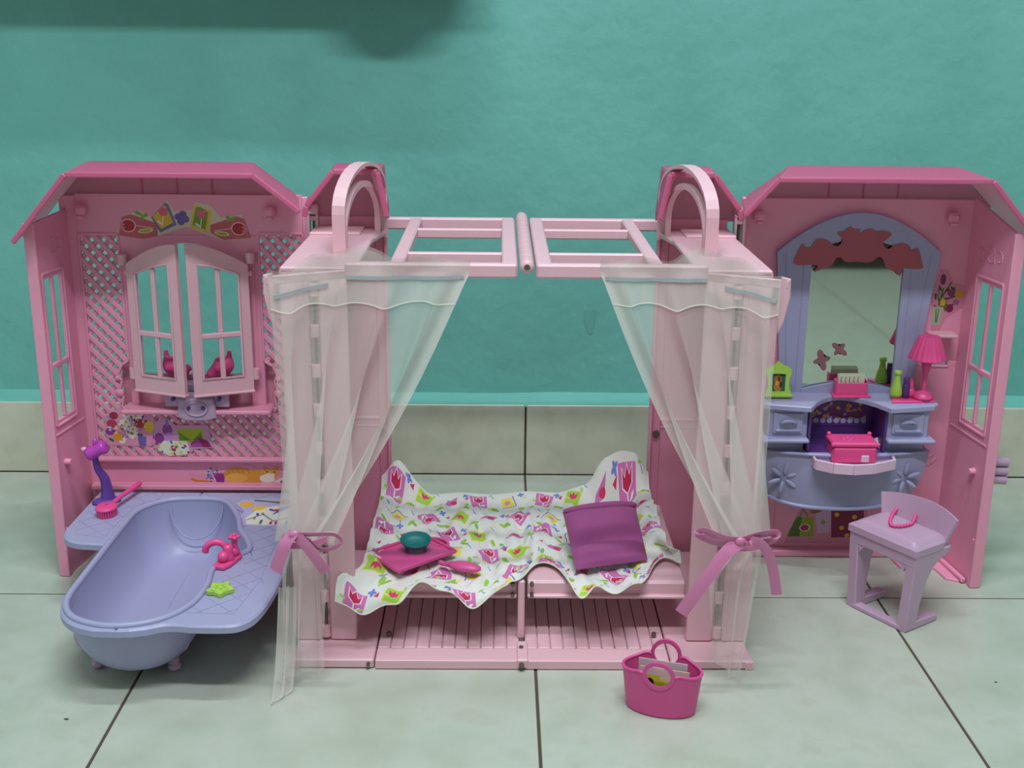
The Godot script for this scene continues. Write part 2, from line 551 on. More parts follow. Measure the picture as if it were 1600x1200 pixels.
# ---------------------------------------------------------------- the two wings
# vertical plane from a to b (x, z): local x runs along it, local z is the side with the face
func plane(a: Vector2, b: Vector2) -> Transform3D:
	var x := Vector3(b.x - a.x, 0, b.y - a.y).normalized()
	return Transform3D(Basis(x, Vector3.UP, x.cross(Vector3.UP)), Vector3(a.x, 0, a.y))
func strip(b: MB, pts: Array, xf: Transform3D, w: float, t: float, z: float) -> void:      # raised moulding along a line on a face
	for i in pts.size() - 1:
		b.bar(xf * Vector3(pts[i][0], pts[i][1], z), xf * Vector3(pts[i + 1][0], pts[i + 1][1], z), xf.basis * Vector3(pts[i + 1][1] - pts[i][1], pts[i][0] - pts[i + 1][0], 0), w, t, t * 0.4)
func side_panel(o: Node3D, xf: Transform3D, L: float, wa: float, wb: float, lip_at_start: bool, m: Material, head: float) -> void:
	var wt := 0.004
	var b := MB.new()
	var x0 := L * wa
	var x1 := L * wb
	b.plate(rect(0, 0, L, 0.19), xf, wt); b.plate(pv([[0, 0.355], [L, 0.355], [L, 0.419 if not lip_at_start else head], [0, head if not lip_at_start else 0.419]]), xf, wt)
	b.plate(rect(0, 0.19, x0, 0.355), xf, wt); b.plate(rect(x1, 0.19, L, 0.355), xf, wt)
	var lx := 0.0 if lip_at_start else L
	b.box(Vector3(lx, 0.21, 0.0), Vector3(0.004, 0.42, 0.013), 0.001, xf)
	b.box(Vector3(lx + (0.004 if lip_at_start else -0.004), 0.03, 0), Vector3(0.009, 0.06, 0.012), 0.001, xf)
	strip(b, [[x0 - 0.004, 0.184], [x1 + 0.004, 0.184], [x1 + 0.004, 0.361], [x0 - 0.004, 0.361], [x0 - 0.004, 0.184]], xf, 0.0035, 0.003, wt)
	strip(b, [[L * 0.06, 0.174], [L * 0.94, 0.174]], xf, 0.003, 0.002, wt)
	var sp := part(o, "side_panel", b, m)
	# embossed scroll above the window
	b = MB.new()
	for k in 3:
		var path := []
		for i in 15:
			var w := i * 0.42 + k * 2.1
			path.append(xf * Vector3(L * (0.3 + 0.2 * k) + cos(w) * (0.003 + 0.0006 * i), 0.387 + sin(w) * (0.003 + 0.0006 * i), wt))
		b.tube(path, 0.0009, 5)
	part(sp, "embossed_scroll", b, m)
	for k in 1:
		b = MB.new()
		b.box(Vector3((x0 + x1) / 2, 0.2725, 0.002), Vector3(0.005, 0.165, 0.004), 0.001, xf)
		part(sp, "muntin", b, m)
		b = MB.new()
		b.box(Vector3((x0 + x1) / 2, 0.254, 0.002), Vector3(x1 - x0, 0.006, 0.005), 0.001, xf)
		part(sp, "muntin", b, m)
	b = MB.new()
	b.tube([xf * Vector3(L * (0.27 if lip_at_start else 0.73), 0.137, wt), xf * Vector3(L * (0.27 if lip_at_start else 0.73), 0.137, 0.011)], [0.0042, 0.0036], 10)
	part(sp, "hinge_pin", b, m)
# half roof: near and far profiles (x, y), closed at the back by a board down to base_y
func roof(o: Node3D, near: Array, far: Array, base_y: float, z0: float, z1: float, seams: Array) -> void:
	var b := MB.new()
	var k := near.size()
	var nr := near.map(func(p): return Vector3(p[0], p[1], z1))
	var fr := far.map(func(p): return Vector3(p[0], p[1], z0))
	var inn := Vector3(0, -0.0026, 0)
	for i in k - 1:
		var g: Vector3 = Vector3(near[i][1] - near[i + 1][1], near[i + 1][0] - near[i][0], 0)
		b.quad(nr[i], nr[i + 1], fr[i + 1], fr[i], g); b.quad(nr[i] + inn, nr[i + 1] + inn, fr[i + 1] + inn, fr[i] + inn, -g)
		b.quad(nr[i], nr[i + 1], nr[i + 1] + inn, nr[i] + inn, Vector3.BACK); b.quad(fr[i], fr[i + 1], fr[i + 1] + inn, fr[i] + inn, Vector3.FORWARD)
	for e in [0, k - 1]:
		b.quad(nr[e], fr[e], fr[e] + inn, nr[e] + inn, Vector3(-1 if e == 0 else 1, -1, 0))
	var back := far.duplicate()
	for e in [[0, 1], [k - 1, k - 2]]:            # cut the low ends off at the foot of the back
		var p: Array = far[e[0]]
		var q: Array = far[e[1]]
		back[e[0]] = [lerpf(p[0], q[0], maxf(0.0, (base_y - p[1]) / (q[1] - p[1]))), maxf(p[1], base_y)]
	var ends := [back[0], back[k - 1]]
	for e in [1, 0]:
		if ends[e][1] > base_y + 0.001:
			back.append([ends[e][0], base_y])
	b.plate(pv(back), zf(z0 - 0.003), 0.004)
	var r := part(o, "roof", b, M.hot)
	b = MB.new()
	for i in k - 1:                                # rounded bead along the front edge
		b.bar(nr[i] + Vector3(0, -0.002, 0.001), nr[i + 1] + Vector3(0, -0.002, 0.001), Vector3(0, 0, 1), 0.004, 0.006, 0.0015)
	part(r, "front_bead", b, M.hot)
	for x in seams:
		b = MB.new()
		b.box(Vector3(x, (base_y + far[1][1]) / 2 - 0.001, z0 + 0.0015), Vector3(0.0016, far[1][1] - base_y - 0.004, 0.0025), 0.0005)
		part(r, "stiffening_rib", b, M.hot)
func hinge_block(o: Node3D, x: float, m: Material) -> void:
	var b := MB.new()
	b.box(Vector3(x, 0.428, WZ + 0.004), Vector3(0.013, 0.012, 0.014), 0.0015)
	b.box(Vector3(x - 0.005, 0.395, WZ + 0.004), Vector3(0.003, 0.056, 0.012), 0.0006); b.box(Vector3(x + 0.005, 0.395, WZ + 0.004), Vector3(0.003, 0.056, 0.012), 0.0006)
	b.box(Vector3(x, 0.417, WZ + 0.002), Vector3(0.012, 0.006, 0.010), 0.0006); b.box(Vector3(x, 0.3725, WZ + 0.004), Vector3(0.012, 0.014, 0.012), 0.0006)
	b.box(Vector3(x, 0.19, WZ - 0.001), Vector3(0.013, 0.36, 0.008), 0.001)
	var h := part(o, "hinge", b, m)
	b = MB.new()
	b.tube([Vector3(x, 0.37, WZ + 0.001), Vector3(x, 0.424, WZ + 0.001)], 0.0016, 8)
	part(h, "hinge_rod", b, M.metal, "dark metal hinge rod")
func pegs(o: Node3D, xs: Array, y: float, m: Material) -> void:
	for x in xs:
		var b := MB.new()
		b.box(Vector3(x, y, WZ + 0.007), Vector3(0.013, 0.012, 0.014), 0.003)
		b.box(Vector3(x, y - 0.007, WZ + 0.011), Vector3(0.008, 0.004, 0.006), 0.001)
		part(o, "snap_peg", b, m)
func sticker(par: Node, called: String, label: String, poly: Array, z: float, tex: Texture2D) -> void:
	var b := MB.new()
	b.plate(pv(poly), zf(z), 0.0005)
	var m := mat(Color.WHITE, 0.4)
	m.albedo_texture = tex
	part(par, called, b, m, label)

func bathroom_wing() -> void:
	var o := thing("bathroom_wall", "tall pink folding wall with white lattice holes, shuttered window and hot pink roof, standing behind the bathtub", "dollhouse wall", Vector3(-0.40, 0, WZ))
	var b := MB.new()
	var zb := WZ - 0.008
	# frame of the wall: stiles, header, lower board
	b.plate(rect(-0.545, 0, -0.5258, 0.44), zf(zb), 0.008, 0.0008)
	b.plate(rect(-0.2672, 0, -0.2605, 0.44), zf(zb), 0.008, 0.0008)
	b.plate(rect(-0.5258, 0.396, -0.2672, 0.442), zf(zb), 0.008)
	b.plate(rect(-0.5258, 0, -0.2672, 0.122), zf(zb), 0.005)
	b.box(Vector3(-0.3965, 0.1205, WZ + 0.001), Vector3(0.262, 0.0045, 0.010), 0.0012)
	b.box(Vector3(-0.4, 0.0868, WZ + 0.004), Vector3(0.27, 0.006, 0.014), 0.001)
	part(o, "wall_frame", b, M.wing)
	# board round the window with its arched opening
	var ar := []
	for i in 13:
		var t := i / 12.0
		ar.append([-0.336 - 0.135 * t, 0.362 + 0.024 * sin(PI * t)])
	b = MB.new()
	var half := [[-0.319, 0.396], [-0.319, 0.187], [-0.336, 0.187]] + ar + [[-0.471, 0.187], [-0.480, 0.187], [-0.480, 0.396]]
	b.plate(pv(half), zf(zb), 0.008, 0.0008)
	strip(b, [[-0.3275, 0.225], [-0.3275, 0.365]], Transform3D(), 0.006, 0.004, WZ)
	strip(b, [[-0.4755, 0.225], [-0.4755, 0.365]], Transform3D(), 0.006, 0.004, WZ)
	var ws := part(o, "window_surround", b, M.wing)
	for x in [[-0.4755, 0.368], [-0.3275, 0.371], [-0.472, 0.232], [-0.3285, 0.232]]:
		b = MB.new()
		b.tube([Vector3(x[0], x[1] - 0.006, WZ + 0.008), Vector3(x[0], x[1] + 0.006, WZ + 0.008)], 0.0055, 12)
		part(ws, "shutter_knuckle", b, M.pink)
	# window box: recess, sill and scalloped cheeks
	b = MB.new()
	b.plate(rect(-0.4740, 0.187, -0.3250, 0.224), zf(zb - 0.012), 0.006)
	b.plate(rect(-0.4935, 0.185, -0.4735, 0.246), zf(zb - 0.0105), 0.004); b.plate(rect(-0.3255, 0.185, -0.3045, 0.246), zf(zb - 0.0105), 0.004)
	b.box(Vector3(-0.399, 0.187, WZ + 0.006), Vector3(0.178, 0.0055, 0.034), 0.0018)
	for sd: float in [-1.0, 1.0]:
		var X := -0.399 + sd * 0.0965
		b.ball(Vector3(X - sd * 0.002, 0.2045, WZ), Vector3(0.0055, 0.0055, 0.0035), 10)
		b.ball(Vector3(X - sd * 0.001, 0.223, WZ), Vector3(0.0035, 0.0035, 0.003), 10)
	part(o, "window_box", b, M.wing)
	b = MB.new()
	b.box(Vector3(-0.397, 0.214, WZ + 0.001), Vector3(0.09, 0.010, 0.018), 0.001)
	b.box(Vector3(-0.397, 0.2025, WZ + 0.018), Vector3(0.076, 0.018, 0.003), 0.0008)
	b.plate(pv([[-0.418, 0.205], [-0.376, 0.205], [-0.374, 0.181], [-0.386, 0.1775], [-0.409, 0.1775], [-0.420, 0.182]]), zf(WZ + 0.019), 0.006, 0.0015)
	var fx := part(o, "soap_shelf", b, M.shelf, "lavender soap shelf hanging below the window")
	b = MB.new()
	var ov := []
	for i in 20:
		ov.append(Vector3(-0.397 + cos(TAU * i / 20) * 0.0125, 0.1925 + sin(TAU * i / 20) * 0.0085, WZ + 0.025))
	b.tube(ov, 0.0017, 6, true)
	part(fx, "oval_rim", b, M.shelf)
	for x in [-0.406, -0.389, -0.424, -0.370]:
		b = MB.new()
		b.tube([Vector3(x, 0.194 if absf(x + 0.397) < 0.02 else 0.2045, WZ + 0.018), Vector3(x, 0.194 if absf(x + 0.397) < 0.02 else 0.2045, WZ + 0.0262)], 0.0024, 8)
		part(fx, "knob", b, M.plum)
	# lattice: crossing slats in two layers
	var reg := pv([[-0.5258, 0.396], [-0.480, 0.396], [-0.480, 0.245], [-0.4890, 0.239], [-0.4935, 0.228], [-0.4900, 0.219], [-0.4930, 0.209], [-0.4895, 0.200], [-0.4925, 0.186], [-0.3057, 0.186], [-0.3085, 0.200], [-0.3050, 0.209], [-0.3080, 0.219], [-0.3045, 0.228], [-0.3090, 0.239], [-0.319, 0.245], [-0.319, 0.398], [-0.2672, 0.398], [-0.2672, 0.122], [-0.5258, 0.122]])
	b = MB.new()
	for i in reg.size():
		var p := reg[i]
		var q := reg[(i + 1) % reg.size()]
		b.bar(Vector3(p.x, p.y, WZ - 0.001), Vector3(q.x, q.y, WZ - 0.001), Vector3(q.y - p.y, p.x - q.x, 0), 0.003, 0.005, 0.0008)
	var lat := part(o, "lattice", b, M.wing)
	var slope := 0.0152 / 0.0139
	for dirn: float in [-1.0, 1.0]:
		for i in range(-60, 60):
			var x := -0.40 + 0.0139 * i
			var seg := PackedVector2Array([Vector2(x - 0.5, 0.26 - dirn * slope * 0.5), Vector2(x + 0.5, 0.26 + dirn * slope * 0.5)])
			for piece in Geometry2D.intersect_polyline_with_polygon(seg, reg):
				if piece[0].distance_to(piece[piece.size() - 1]) < 0.006:
					continue
				b = MB.new()
				var p := Vector3(piece[0].x, piece[0].y, WZ - (0.0015 if dirn < 0.0 else 0.004))
				var q := Vector3(piece[piece.size() - 1].x, piece[piece.size() - 1].y, p.z)
				b.bar(p, q, Vector3(1, 1, 0) if dirn < 0.0 else Vector3(1, -1, 0), 0.0058, 0.003, 0.001)
				part(lat, "slat", b, M.wing)
	# the shutters stand ajar on their knuckles
	shutter(o, plane(Vector2(-0.468, 0.279), Vector2(-0.403, 0.304)), Vector2(-0.468, 0.279).distance_to(Vector2(-0.403, 0.304)), true)
	shutter(o, plane(Vector2(-0.396, 0.304), Vector2(-0.3315, 0.279)), Vector2(-0.396, 0.304).distance_to(Vector2(-0.3315, 0.279)), false)
	side_panel(o, plane(Vector2(-0.552, 0.346), Vector2(-0.541, WZ)), 0.0768, 0.17, 0.68, true, M.wing, 0.424)
	roof(o, [[-0.560, 0.405], [-0.4975, 0.478], [-0.300, 0.478], [-0.2525, 0.440]], [[-0.567, 0.412], [-0.510, 0.478], [-0.322, 0.478], [-0.272, 0.440]], 0.432, 0.262, 0.372, [-0.45, -0.41, -0.37])
	hinge_block(o, -0.2535, M.pink)
	pegs(o, [-0.518, -0.303], 0.424, M.wing)
	# printed stickers
	var P := Pic.new(512, 170, Vector2(184, 308), Vector2(394, 380), c8(214, 196, 176))
	P.p([[184, 372], [188, 340], [206, 334], [246, 350], [246, 380], [215, 378]], c8(196, 92, 104))
	P.p([[330, 352], [372, 336], [388, 342], [394, 374], [350, 378], [330, 366]], c8(196, 92, 104))
	P.p([[236, 336], [258, 312], [266, 316], [277, 352], [250, 366]], c8(112, 104, 168))
	P.p([[240, 338], [258, 318], [262, 320], [272, 348], [252, 360]], c8(222, 178, 42))
	P.p([[306, 320], [312, 318], [334, 328], [326, 366], [298, 356]], c8(222, 190, 60))
	P.p([[309, 322], [316, 320], [328, 330], [322, 360], [302, 352]], c8(112, 152, 40))
	for q in [[257, 330, 8.0, c8(216, 92, 128)], [317, 334, 8.0, c8(222, 96, 128)]]:
		P.e(q[0], q[1], 7, 7, q[3]); P.p([[q[0] - 7, q[1]], [q[0] - 7, q[1] - 10], [q[0] - 3, q[1] - 5], [q[0], q[1] - 11], [q[0] + 3, q[1] - 5], [q[0] + 7, q[1] - 10], [q[0] + 7, q[1]]], q[3])
		P.l([[q[0], q[1] + 7], [q[0] - 3, q[1] + 24]], 1.5, c8(236, 224, 206)); P.e(q[0] - 7, q[1] + 18, 5, 2, c8(236, 224, 206), 0.7)
	for q in [[200, 354, 1.0], [375, 358, -1.0]]:
		P.e(q[0], q[1], 12, 11.5, c8(234, 210, 200)); P.e(q[0], q[1], 10.5, 10, c8(176, 14, 52))
		P.p([[q[0] - q[2] * 11, q[1] - 6], [q[0] - q[2] * 4, q[1] - 2], [q[0] - q[2] * 9, q[1] + 1], [q[0] - q[2] * 4, q[1] + 4], [q[0] - q[2] * 10, q[1] + 9], [q[0] - q[2] * 16, q[1]]], c8(206, 120, 128))
		P.e(q[0] + q[2] * 27, q[1] + 9, 12, 4, c8(224, 214, 160), -0.15 * q[2]); P.e(q[0] + q[2] * 27, q[1] + 9, 9, 2.4, c8(150, 172, 50), -0.15 * q[2])
		P.l([[q[0] + q[2] * 12, q[1]], [q[0] + q[2] * 40, q[1] + 4]], 1.3, c8(224, 190, 180))
	for q in [[217, 332, 0.5], [228, 336, -0.6], [358, 337, 0.9], [364, 341, -0.4]]:
		P.e(q[0], q[1], 8, 3, c8(126, 168, 44), q[2])
	for i in 4:
		P.e(286 + cos(i * PI / 2 + 0.3) * 6, 340 + sin(i * PI / 2 + 0.3) * 7, 6, 6, c8(114, 84, 160))
	sticker(o, "sticker", "printed garland sticker of tulips and coloured cards above the shutters", [[-0.4789, 0.3947], [-0.4734, 0.4169], [-0.4523, 0.4244], [-0.4399, 0.4157], [-0.4193, 0.4364], [-0.4130, 0.4233], [-0.3924, 0.4249], [-0.3881, 0.4345], [-0.3702, 0.4295], [-0.3600, 0.4164], [-0.3356, 0.4203], [-0.3267, 0.3930], [-0.3579, 0.3890], [-0.3795, 0.3970], [-0.4010, 0.4050], [-0.4311, 0.3951], [-0.4521, 0.3905]], WZ, P.tex())
	P = Pic.new(256, 200, Vector2(164, 634), Vector2(242, 700), c8(226, 150, 178))
	for i in 16:
		P.e(rng.randf_range(172, 232), rng.randf_range(650, 690), 5, 2, [c8(70, 96, 60), c8(150, 160, 190), c8(90, 84, 130)][i % 3], rng.randf() * 3)
	P.e(180, 650, 7, 6, c8(166, 36, 66)); P.e(176, 663, 8, 7, c8(180, 60, 90)); P.e(172, 676, 7, 6, c8(140, 60, 140)); P.e(220, 662, 9, 8, c8(170, 48, 60))
	for q in [[196, 664, 8], [206, 678, 8], [216, 648, 8], [200, 648, 6], [190, 690, 5]]:
		for i in 8:
			P.e(q[0] + cos(i * TAU / 8) * q[2] * 0.7, q[1] + sin(i * TAU / 8) * q[2] * 0.7, q[2] * 0.5, q[2] * 0.3, c8(238, 238, 232), i * TAU / 8)
		P.e(q[0], q[1], q[2] * 0.4, q[2] * 0.4, c8(230, 178, 40))
	P.e(233, 668, 8, 9, c8(236, 196, 40)); P.e(184, 684, 8, 7, c8(230, 160, 30)); P.p([[214, 684], [228, 684], [226, 700], [216, 700]], c8(108, 96, 168))
	for i in 46:
		var a := rng.randf() * TAU
		var d := sqrt(rng.randf())
		P.e(202 + cos(a) * d * 32, 666 + sin(a) * d * 20, rng.randf_range(1.2, 3.0), rng.randf_range(0.8, 1.6), [c8(60, 90, 56), c8(86, 110, 80), c8(110, 108, 168), c8(232, 232, 226), c8(160, 40, 80), c8(228, 190, 60)][i % 6], rng.randf() * 3)
	for q in [[198, 660, 6], [208, 672, 6], [214, 650, 6]]:
		for i in 8:
			P.e(q[0] + cos(i * TAU / 8) * q[2] * 0.7, q[1] + sin(i * TAU / 8) * q[2] * 0.7, q[2] * 0.45, q[2] * 0.25, c8(238, 238, 232), i * TAU / 8)
		P.e(q[0], q[1], q[2] * 0.38, q[2] * 0.38, c8(230, 178, 40))
	sticker(o, "sticker", "printed daisy bouquet sticker on the lattice", [[-0.5127, 0.1757], [-0.497, 0.186], [-0.4809, 0.1881], [-0.468, 0.184], [-0.4551, 0.1745], [-0.4575, 0.152], [-0.4619, 0.1368], [-0.5118, 0.1380], [-0.5160, 0.158]], WZ, P.tex())
	P = Pic.new(256, 170, Vector2(238, 654), Vector2(334, 714), c8(214, 150, 184))
	P.e(262, 673, 8, 9, c8(150, 60, 150)); P.e(264, 684, 8, 7, c8(196, 130, 196)); P.e(248, 686, 8, 8, c8(140, 50, 130)); P.l([[262, 656], [262, 668]], 4, c8(120, 120, 190))
	P.p([[277, 671], [320, 671], [318, 688], [300, 692], [280, 688]], c8(170, 190, 20)); P.p([[280, 676], [300, 690], [316, 676], [318, 688], [280, 690]], c8(110, 140, 20))
	P.p([[298, 694], [312, 684], [326, 690], [332, 700], [298, 700]], c8(150, 30, 90)); P.p([[296, 700], [310, 686], [318, 700]], c8(176, 70, 150))
	P.p([[240, 708], [254, 690], [292, 690], [296, 710], [260, 714]], c8(226, 226, 196))
	for i in 22:
		P.e(rng.randf_range(242, 294), rng.randf_range(692, 712), 3, 1.6, [c8(190, 30, 60), c8(60, 90, 190), c8(210, 200, 60)][i % 3], rng.randf() * 3)
	sticker(o, "sticker", "printed sticker of a violet bottle and folded towels", [[-0.4556, 0.1680], [-0.4400, 0.1740], [-0.4294, 0.1640], [-0.3906, 0.1645], [-0.3860, 0.1357], [-0.4100, 0.1340], [-0.4200, 0.1256], [-0.4400, 0.1245], [-0.4581, 0.1352]], WZ + 0.0005, P.tex())
	P = Pic.new(384, 100, Vector2(290, 726), Vector2(460, 770), c8(226, 148, 176))
	for i in 40:
		P.e(rng.randf_range(316, 336), rng.randf_range(734, 764), 1.8, 1.8, [c8(120, 120, 190), c8(70, 84, 110), c8(190, 190, 224)][i % 3])
	P.p([[330, 750], [348, 744], [346, 766], [334, 766]], c8(150, 40, 130))
	P.e(370, 750, 24, 17, c8(214, 142, 46)); P.e(395, 752, 17, 15, c8(222, 152, 54)); P.e(366, 756, 18, 10, c8(232, 172, 80)); P.l([[294, 758], [302, 763], [322, 764]], 5, c8(204, 128, 40))
	P.e(421, 746, 13, 11, c8(224, 158, 64)); P.p([[410, 740], [410, 728], [418, 736]], c8(216, 140, 50)); P.p([[424, 736], [434, 729], [433, 742]], c8(216, 140, 50))
	P.e(415, 757, 12, 9, c8(238, 228, 212)); P.e(420, 750, 7, 5, c8(240, 228, 210)); P.e(415, 742, 1.6, 1.3, c8(40, 50, 40)); P.e(427, 743, 1.6, 1.3, c8(40, 50, 40)); P.e(421, 747, 1.2, 0.9, c8(200, 110, 100))
	for i in 5:
		P.l([[352 + i * 8, 738 + (i % 2) * 2], [355 + i * 8, 746]], 1.2, c8(188, 110, 30))
	P.p([[424, 764], [440, 754], [458, 758], [458, 770], [424, 770]], c8(230, 226, 214)); P.e(440, 764, 5, 3, c8(190, 30, 60)); P.e(450, 760, 5, 3, c8(70, 90, 190))
	sticker(o, "sticker", "printed sticker of a lying ginger cat beside a flower pot", [[-0.4193, 0.1023], [-0.4024, 0.1000], [-0.3899, 0.1128], [-0.3766, 0.1000], [-0.3728, 0.1093], [-0.3469, 0.1135], [-0.3317, 0.1065], [-0.3259, 0.1122], [-0.3073, 0.1098], [-0.3060, 0.1000], [-0.2886, 0.0961], [-0.2886, 0.0868], [-0.4154, 0.0868]], WZ - 0.003, P.tex())

func shutter(o: Node3D, xf: Transform3D, L: float, hinge_left: bool) -> void:
	var b := MB.new()
	# outline with an arched head: low at the hinge, high at the free edge
	var O := []
	var I := []
	var n := 9
	for i in n:
		var t := float(i) / (n - 1)
		var r := t if hinge_left else 1.0 - t
		O.append([L * (1.0 - t), 0.364 + 0.027 * sin((1.0 - r if false else (1.0 - t if hinge_left else t)) * PI / 2)])
		I.append([L * (0.835 - 0.67 * t), 0.349 + 0.0185 * sin((0.15 + 0.75 * (1.0 - t if hinge_left else t)) * PI / 2)])
	O.append([0.0, 0.2125]); I.append([L * 0.165, 0.2315])
	O.append([L, 0.2125]); I.append([L * 0.835, 0.2315])
	b.ring(pv(O), pv(I), xf, 0.0055)
	b.box(Vector3(L / 2, 0.2125, 0.003), Vector3(L + 0.002, 0.003, 0.010), 0.001, xf)
	var path := []
	for q in I:
		path.append(xf * Vector3(q[0], q[1], 0.0055))
	b.tube(path, 0.0016, 6, true)
	b.box(Vector3(0.0 if hinge_left else L, 0.232, 0), Vector3(0.010, 0.006, 0.008), 0.001, xf)
	b.box(Vector3(0.0 if hinge_left else L, 0.353, 0), Vector3(0.010, 0.006, 0.008), 0.001, xf)
	var s := part(o, "shutter", b, M.pink, "left shutter with a barred arched opening" if hinge_left else "right shutter with a barred arched opening")
	b = MB.new()
	b.box(Vector3(L * 0.5, 0.295, 0.003), Vector3(0.006, 0.132, 0.004), 0.001, xf); part(s, "muntin", b, M.pink)
	b = MB.new()
	b.box(Vector3(L * 0.5, 0.283, 0.0035), Vector3(L * 0.68, 0.006, 0.005), 0.001, xf); part(s, "muntin", b, M.pink)

func vanity_wing() -> void:
	var o := thing("vanity_wall", "tall solid pink folding wall with hot pink roof, standing behind the lavender dressing table", "dollhouse wall", Vector3(0.38, 0, WZ))
	var b := MB.new()
	var zb := WZ - 0.008
	b.plate(rect(0.2395, 0, 0.516, 0.2455), zf(zb), 0.008, 0.0008)
	b.plate(rect(0.2395, 0.2525, 0.516, 0.444), zf(zb), 0.008, 0.0008)
	b.plate(rect(0.2395, 0.2455, 0.474, 0.2525), zf(zb), 0.008); b.plate(rect(0.4985, 0.2455, 0.516, 0.2525), zf(zb), 0.008)
	b.box(Vector3(0.378, 0.0045, WZ + 0.006), Vector3(0.27, 0.009, 0.014), 0.002)
	var w := part(o, "wall_board", b, M.wing)
	b = MB.new()
	strip(b, [[0.4735, 0.2448], [0.4995, 0.2448]], Transform3D(), 0.003, 0.003, WZ)
	strip(b, [[0.305, 0.012], [0.305, 0.085]], Transform3D(), 0.0012, 0.0012, WZ)
	for q in [[0.489, 0.130, 0.4], [0.484, 0.136, -0.5], [0.495, 0.124, 0.9], [0.487, 0.120, -0.2]]:
		b.ball(Vector3(), Vector3(0.006, 0.0022, 0.001), 8, Transform3D(Basis(Vector3.BACK, q[2]), Vector3(q[0], q[1], WZ)))
	part(w, "raised_trim", b, M.wing)
	b = MB.new()
	b.box(Vector3(0.4835, 0.2865, WZ + 0.011), Vector3(0.031, 0.004, 0.022), 0.0014)
	part(o, "wall_shelf", b, M.pink, "small pale pink shelf above the slot")
	side_panel(o, plane(Vector2(0.512, WZ), Vector2(0.524, 0.365)), 0.0958, 0.3, 0.82, false, M.wing, 0.446)
	roof(o, [[0.222, 0.441], [0.256, 0.479], [0.484, 0.479], [0.547, 0.408]], [[0.241, 0.441], [0.293, 0.480], [0.488, 0.480], [0.552, 0.415]], 0.434, 0.262, 0.372, [0.34, 0.38, 0.42])
	hinge_block(o, 0.2365, M.pink)
	pegs(o, [0.259, 0.4825], 0.424, M.wing)
	# the foot flap folded out on the floor at the corner
	b = MB.new()
	b.plate(pv([[0.448, -0.272], [0.502, -0.272], [0.5105, -0.352], [0.497, -0.345], [0.493, -0.316], [0.452, -0.315]]), Transform3D(Basis(Vector3.RIGHT, -PI / 2), Vector3()), 0.003, 0.0008)
	b.bar(Vector3(0.505, 0.004, 0.275), Vector3(0.5145, 0.004, 0.355), Vector3.RIGHT, 0.006, 0.006, 0.001)
	part(o, "foot_flap", b, M.wing)
	# lavender clasp on the outside of the side wall
	b = MB.new()
	b.box(Vector3(0.531, 0.140, 0.345), Vector3(0.010, 0.032, 0.018), 0.003)
	for k in 3:
		b.tube([Vector3(0.533, 0.129 + 0.011 * k, 0.345), Vector3(0.553, 0.128 + 0.011 * k, 0.343)], [0.005, 0.0058], 10)
	part(o, "clasp", b, M.mauve, "greyish mauve clasp on the outer face")
	var P := Pic.new(200, 220, Vector2(1452, 420), Vector2(1520, 520), c8(214, 132, 158))
	for q in [[1470, 470, 1490, 440], [1468, 480, 1475, 450], [1475, 480, 1500, 478], [1472, 478, 1462, 460], [1478, 470, 1512, 460]]:
		P.l([[q[0], q[1]], [q[2], q[3]]], 3.0, c8(66, 96, 46))
	for i in 14:
		P.e(rng.randf_range(1460, 1500), rng.randf_range(450, 484), 6, 2, [c8(74, 104, 50), c8(46, 70, 40), c8(120, 140, 80)][i % 3], rng.randf() * 3)
	P.e(1472, 436, 6, 9, c8(116, 44, 90)); P.e(1492, 458, 8, 6, c8(136, 60, 120)); P.e(1508, 460, 8, 7, c8(214, 160, 30)); P.e(1477, 474, 6, 6, c8(222, 172, 40)); P.e(1492, 484, 8, 7, c8(126, 34, 66)); P.e(1504, 474, 7, 5, c8(170, 100, 150))
	P.p([[1458, 482], [1478, 482], [1476, 512], [1456, 512]], c8(170, 176, 150)); P.l([[1464, 484], [1466, 508]], 2, c8(70, 96, 60)); P.l([[1470, 484], [1468, 508]], 2, c8(70, 96, 60))
	sticker(w, "sticker", "printed sticker of tulips in a glass vase", [[0.4735, 0.290], [0.484, 0.290], [0.4895, 0.305], [0.5085, 0.318], [0.5085, 0.343], [0.494, 0.346], [0.486, 0.362], [0.477, 0.362], [0.470, 0.330], [0.4725, 0.312]], WZ, P.tex())
	P = Pic.new(256, 170, Vector2(1222, 788), Vector2(1362, 860), c8(206, 128, 156))
	P.p([[1226, 848], [1238, 814], [1268, 812], [1270, 848]], c8(140, 152, 30)); P.p([[1226, 848], [1240, 812], [1248, 812], [1246, 848]], c8(74, 104, 24)); P.e(1254, 832, 9, 7, c8(226, 200, 170)); P.e(1254, 832, 7, 5.5, c8(160, 20, 90))
	P.l([[1243, 814], [1250, 798], [1258, 812]], 2, c8(90, 120, 30))
	P.p([[1260, 792], [1280, 790], [1280, 806], [1262, 806]], c8(150, 96, 40)); P.p([[1270, 806], [1296, 796], [1298, 840], [1276, 842]], c8(200, 160, 190)); P.e(1284, 822, 4, 4, c8(130, 150, 70))
	P.p([[1296, 800], [1350, 798], [1356, 848], [1300, 850]], c8(120, 22, 70))
	for q in [[1306, 808], [1316, 832], [1336, 812], [1346, 838], [1326, 846]]:
		P.e(q[0], q[1], 4, 4, c8(200, 170, 40))
	sticker(w, "sticker", "printed sticker of a green handbag and shopping bags", [[0.3195, 0.014], [0.332, 0.050], [0.341, 0.066], [0.419, 0.067], [0.424, 0.014]], WZ, P.tex())

